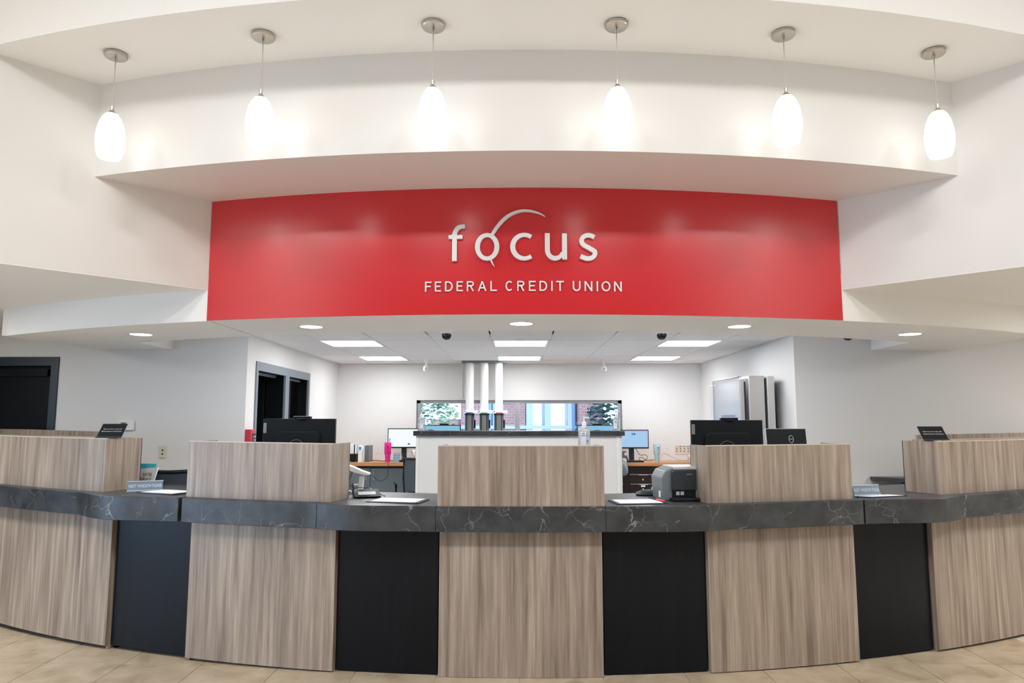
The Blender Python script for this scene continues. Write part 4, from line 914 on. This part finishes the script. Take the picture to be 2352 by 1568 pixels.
# ------------------------------------------------------------------ two seated people, mostly behind the half wall
def skin_mesh(name, verts, edges, radii, m, parent, root=0, sub=2):
    me = bpy.data.meshes.new(name); me.from_pydata([tuple(v) for v in verts], edges, []); me.update()
    o = bpy.data.objects.new(name, me); COL.objects.link(o); o.parent = parent
    sk = o.modifiers.new('skin', 'SKIN'); sk.use_smooth_shade = True
    lay = me.skin_vertices[0].data if me.skin_vertices else None
    if lay is None:
        bm = bmesh.new(); bm.from_mesh(me); bm.verts.layers.skin.verify(); bm.to_mesh(me); bm.free(); lay = me.skin_vertices[0].data
    for i, r in enumerate(radii):
        lay[i].radius = (r, r) if not isinstance(r, tuple) else r
        lay[i].use_root = (i == root)
    sd = o.modifiers.new('sub', 'SUBSURF'); sd.levels = sub; sd.render_levels = sub
    me.materials.append(m); return o
def person(loc, lab, shirt, side, seat):
    """faces +y, sits at height seat, leans over the desk; side=+1 stretches the right hand to the right"""
    u = thing('person', lab, 'person', loc, 0, 'seated staff behind the half wall')
    s = seat
    V = [(0, 0, s + 0.12), (0, 0.06, s + 0.28), (0, 0.14, s + 0.44), (0, 0.20, s + 0.53), (0, 0.25, s + 0.585), (0, 0.29, s + 0.645), (0, 0.31, s + 0.72), (0, 0.30, s + 0.765)]
    E = [(i, i + 1) for i in range(7)]; R = [0.14, 0.125, 0.125, 0.075, 0.052, 0.07, 0.085, 0.06]
    def ch(pts, rad, start):
        k = start
        for p, r in zip(pts, rad):
            V.append(p); R.append(r); E.append((k, len(V) - 1)); k = len(V) - 1
        return k
    wr = {}
    for q in (-1, 1):
        far = 0.20 if q == side else 0.0
        wx = q * 0.20 + q * far
        wr[q] = ch([(q * 0.17, 0.17, s + 0.49), (q * (0.235 + far * .3), 0.22, s + 0.35), (q * (0.26 + far * .5), 0.32, s + 0.25 + 0.0), (wx, 0.52, s + 0.415)], [0.06, 0.05, 0.043, 0.028], 2)
        hx = wx; palm = ch([(hx - q * 0.005, 0.565, s + 0.42)], [0.032], wr[q])
        for fi, (dx, ln) in enumerate(((-0.028, 0.07), (-0.010, 0.082), (0.009, 0.078), (0.027, 0.062))):
            ch([(hx + dx, 0.605, s + 0.42), (hx + dx * 1.1, 0.605 + ln * .55, s + 0.422), (hx + dx * 1.1, 0.605 + ln, s + 0.408)], [0.009, 0.0085, 0.007], palm)
        ch([(hx - q * 0.035, 0.57, s + 0.415), (hx - q * 0.05, 0.60, s + 0.408)], [0.010, 0.008], palm)
        ch([(q * 0.10, 0.02, s + 0.08), (q * 0.14, 0.42, s + 0.08), (q * 0.14, 0.40, s - 0.28), (q * 0.14, 0.46, s - 0.33)], [0.09, 0.065, 0.045, 0.035], 0)
    ch([(0, 0.395, s + 0.70)], [0.014], 6)                          # nose
    ch([(-0.088, 0.30, s + 0.70)], [0.016], 6); ch([(0.088, 0.30, s + 0.70)], [0.016], 6)   # ears
    skin_mesh('body', V, E, R, SKIN, u)
    # shirt over torso and sleeves, trousers over legs
    V2 = [(0, 0, s + 0.10), (0, 0.06, s + 0.28), (0, 0.14, s + 0.44), (0, 0.20, s + 0.535)]; E2 = [(0, 1), (1, 2), (2, 3)]; R2 = [0.16, 0.145, 0.145, 0.085]
    for q in (-1, 1):
        far = 0.20 if q == side else 0.0; k = 2
        for p, r in (((q * 0.17, 0.17, s + 0.49), 0.076), ((q * (0.235 + far * .3), 0.22, s + 0.35), 0.066), ((q * (0.26 + far * .5), 0.32, s + 0.25), 0.058), ((q * 0.20 + q * far * .93, 0.49, s + 0.40), 0.042)):
            V2.append(p); R2.append(r); E2.append((k, len(V2) - 1)); k = len(V2) - 1
    skin_mesh('shirt', V2, E2, R2, shirt, u)
    V3 = [(0, 0, s + 0.10)]; E3 = []; R3 = [0.15]
    for q in (-1, 1):
        k = 0
        for p, r in (((q * 0.10, 0.02, s + 0.08), 0.10), ((q * 0.14, 0.42, s + 0.08), 0.076), ((q * 0.14, 0.40, s - 0.25), 0.06)):
            V3.append(p); R3.append(r); E3.append((k, len(V3) - 1)); k = len(V3) - 1
    skin_mesh('trousers', V3, E3, R3, TROU, u)
    obj('hair', MB().lathe([(0.03, -0.07), (0.085, -0.05), (0.102, 0.0), (0.095, 0.045), (0.06, 0.08), (0.02, 0.09)], 20, c=(0, 0.275, s + 0.735)), HAIR, u, True)
    return u
person((-1.135, 9.28, 0), 'person in a white shirt seated at the desk, shoulder showing left of the half wall', SHIRTW, 0, 0.66)
person((1.10, 9.20, 0), 'person in grey sleeves seated at the desk, hand showing right of the half wall', SHIRTG, 1, 0.655)
chair((-1.22, 9.24, 0), PI + 0.25, 'black office chair under the person in the white shirt', 1.14, 0.62)
chair((1.06, 9.16, 0), PI - 0.1, 'black office chair under the person in grey sleeves', 1.10, 0.62)

# ------------------------------------------------------------------ outside the back window
def brickmat():
    m = bpy.data.materials.new('purple_red_brick'); m.use_nodes = True; n, l = nodes(m); b = n['Principled BSDF']
    tc = n.new('ShaderNodeTexCoord'); mp = n.new('ShaderNodeMapping'); mp.inputs['Rotation'].default_value = (PI / 2, 0, 0); l.new(tc.outputs['Object'], mp.inputs['Vector'])
    br = n.new('ShaderNodeTexBrick'); br.inputs['Color1'].default_value = (0.30, 0.17, 0.17, 1); br.inputs['Color2'].default_value = (0.38, 0.20, 0.19, 1); br.inputs['Mortar'].default_value = (0.52, 0.42, 0.38, 1)
    br.inputs['Scale'].default_value = 4.0; br.inputs['Mortar Size'].default_value = 0.015; l.new(mp.outputs['Vector'], br.inputs['Vector'])
    l.new(br.outputs['Color'], b.inputs['Base Color']); b.inputs['Roughness'].default_value = 0.8; return m
BRICK = brickmat()
g = struct('floor_outside', MB().box(-20, 20, 10.7, 40, -0.2, -0.1), mat('pale_paving', (0.5, 0.49, 0.5), 0.8))
u = thing('brick_building', 'brick building with pale glazing bars outside the back window', 'building', (0, 16.5, -0.1))
for q in ((-1.25, -0.72, 0, 0.4, 0, 6), (-0.35, 0.25, 0, 0.4, 0, 6), (1.45, 2.0, -0.5, 0.4, 0, 6), (-2.0, -1.25, 0.3, 0.5, 0, 1.75), (0.25, 1.45, 0.3, 0.5, 0, 1.35)): obj('wall', MB().box(*q), BRICK, u)
obj('window_pane', MB().box(-0.72, -0.35, 0.2, 0.24, 0, 6), mat('pale_blue_glazing', (0.32, 0.48, 0.66), 0.15), u)
for q in ((0.25, 0.62), (0.62, 1.04), (1.04, 1.45)): obj('window_pane', MB().box(q[0], q[1], 0.2, 0.24, 1.35, 6), mat('pink_white_glazing', (0.98, 0.84, 0.80), 0.2), u)
PBM = mat('pale_blue_metal', (0.42, 0.52, 0.66), 0.5)
for q in ((0.27, 0.42, -0.02, 0.2, 0, 6), (0.70, 0.84, -0.02, 0.2, 0, 6), (1.24, 1.40, -0.02, 0.2, 0, 6), (-0.50, -0.44, 0, 0.2, 0, 6), (-2.0, 1.45, -0.03, 0.03, 1.52, 1.60)): obj('glazing_bar', MB().box(*q), PBM, u)
def tree(loc, lab, m, seed, r):
    rnd = random.Random(seed); u = thing('tree', lab, 'tree', loc, 0, 'trees outside the back window')
    tk = MB().tube([(0, 0, 0), (0.05, 0, 1.0), (0, 0.05, 2.0)], 0.09, 8, 0.05)
    obj('trunk', tk, mat('bark', (0.10, 0.08, 0.07), 0.9), u, True)
    lf = MB()
    for k in range(1500):
        a = rnd.uniform(0, 2 * PI); c = rnd.uniform(-1, 1); q = r * rnd.uniform(0.35, 1) ** 0.5; sn = math.sqrt(1 - c * c)
        p = Vector((q * sn * math.cos(a), q * sn * math.sin(a) * 0.8, 1.9 + q * c * 1.1)); ss = rnd.uniform(0.04, 0.09)
        M = at(*p) @ rot('Z', rnd.uniform(0, 6)) @ rot('X', rnd.uniform(0, 6))
        lf.add([M @ Vector(v) for v in ((-ss, 0, 0), (0, -ss * .5, 0), (ss, 0, 0), (0, ss * .5, 0))], [(0, 1, 2, 3)])
    obj('foliage', lf, m, u)['kind'] = 'stuff'
tree((-2.05, 15.2, -0.1), 'pale green tree outside the left end of the back window', mat('pale_leaves', (0.25, 0.36, 0.22), 0.7), 1, 0.85)
tree((2.35, 15.0, -0.1), 'dark green tree outside the right end of the back window', mat('dark_leaves', (0.05, 0.09, 0.08), 0.7), 2, 0.8)
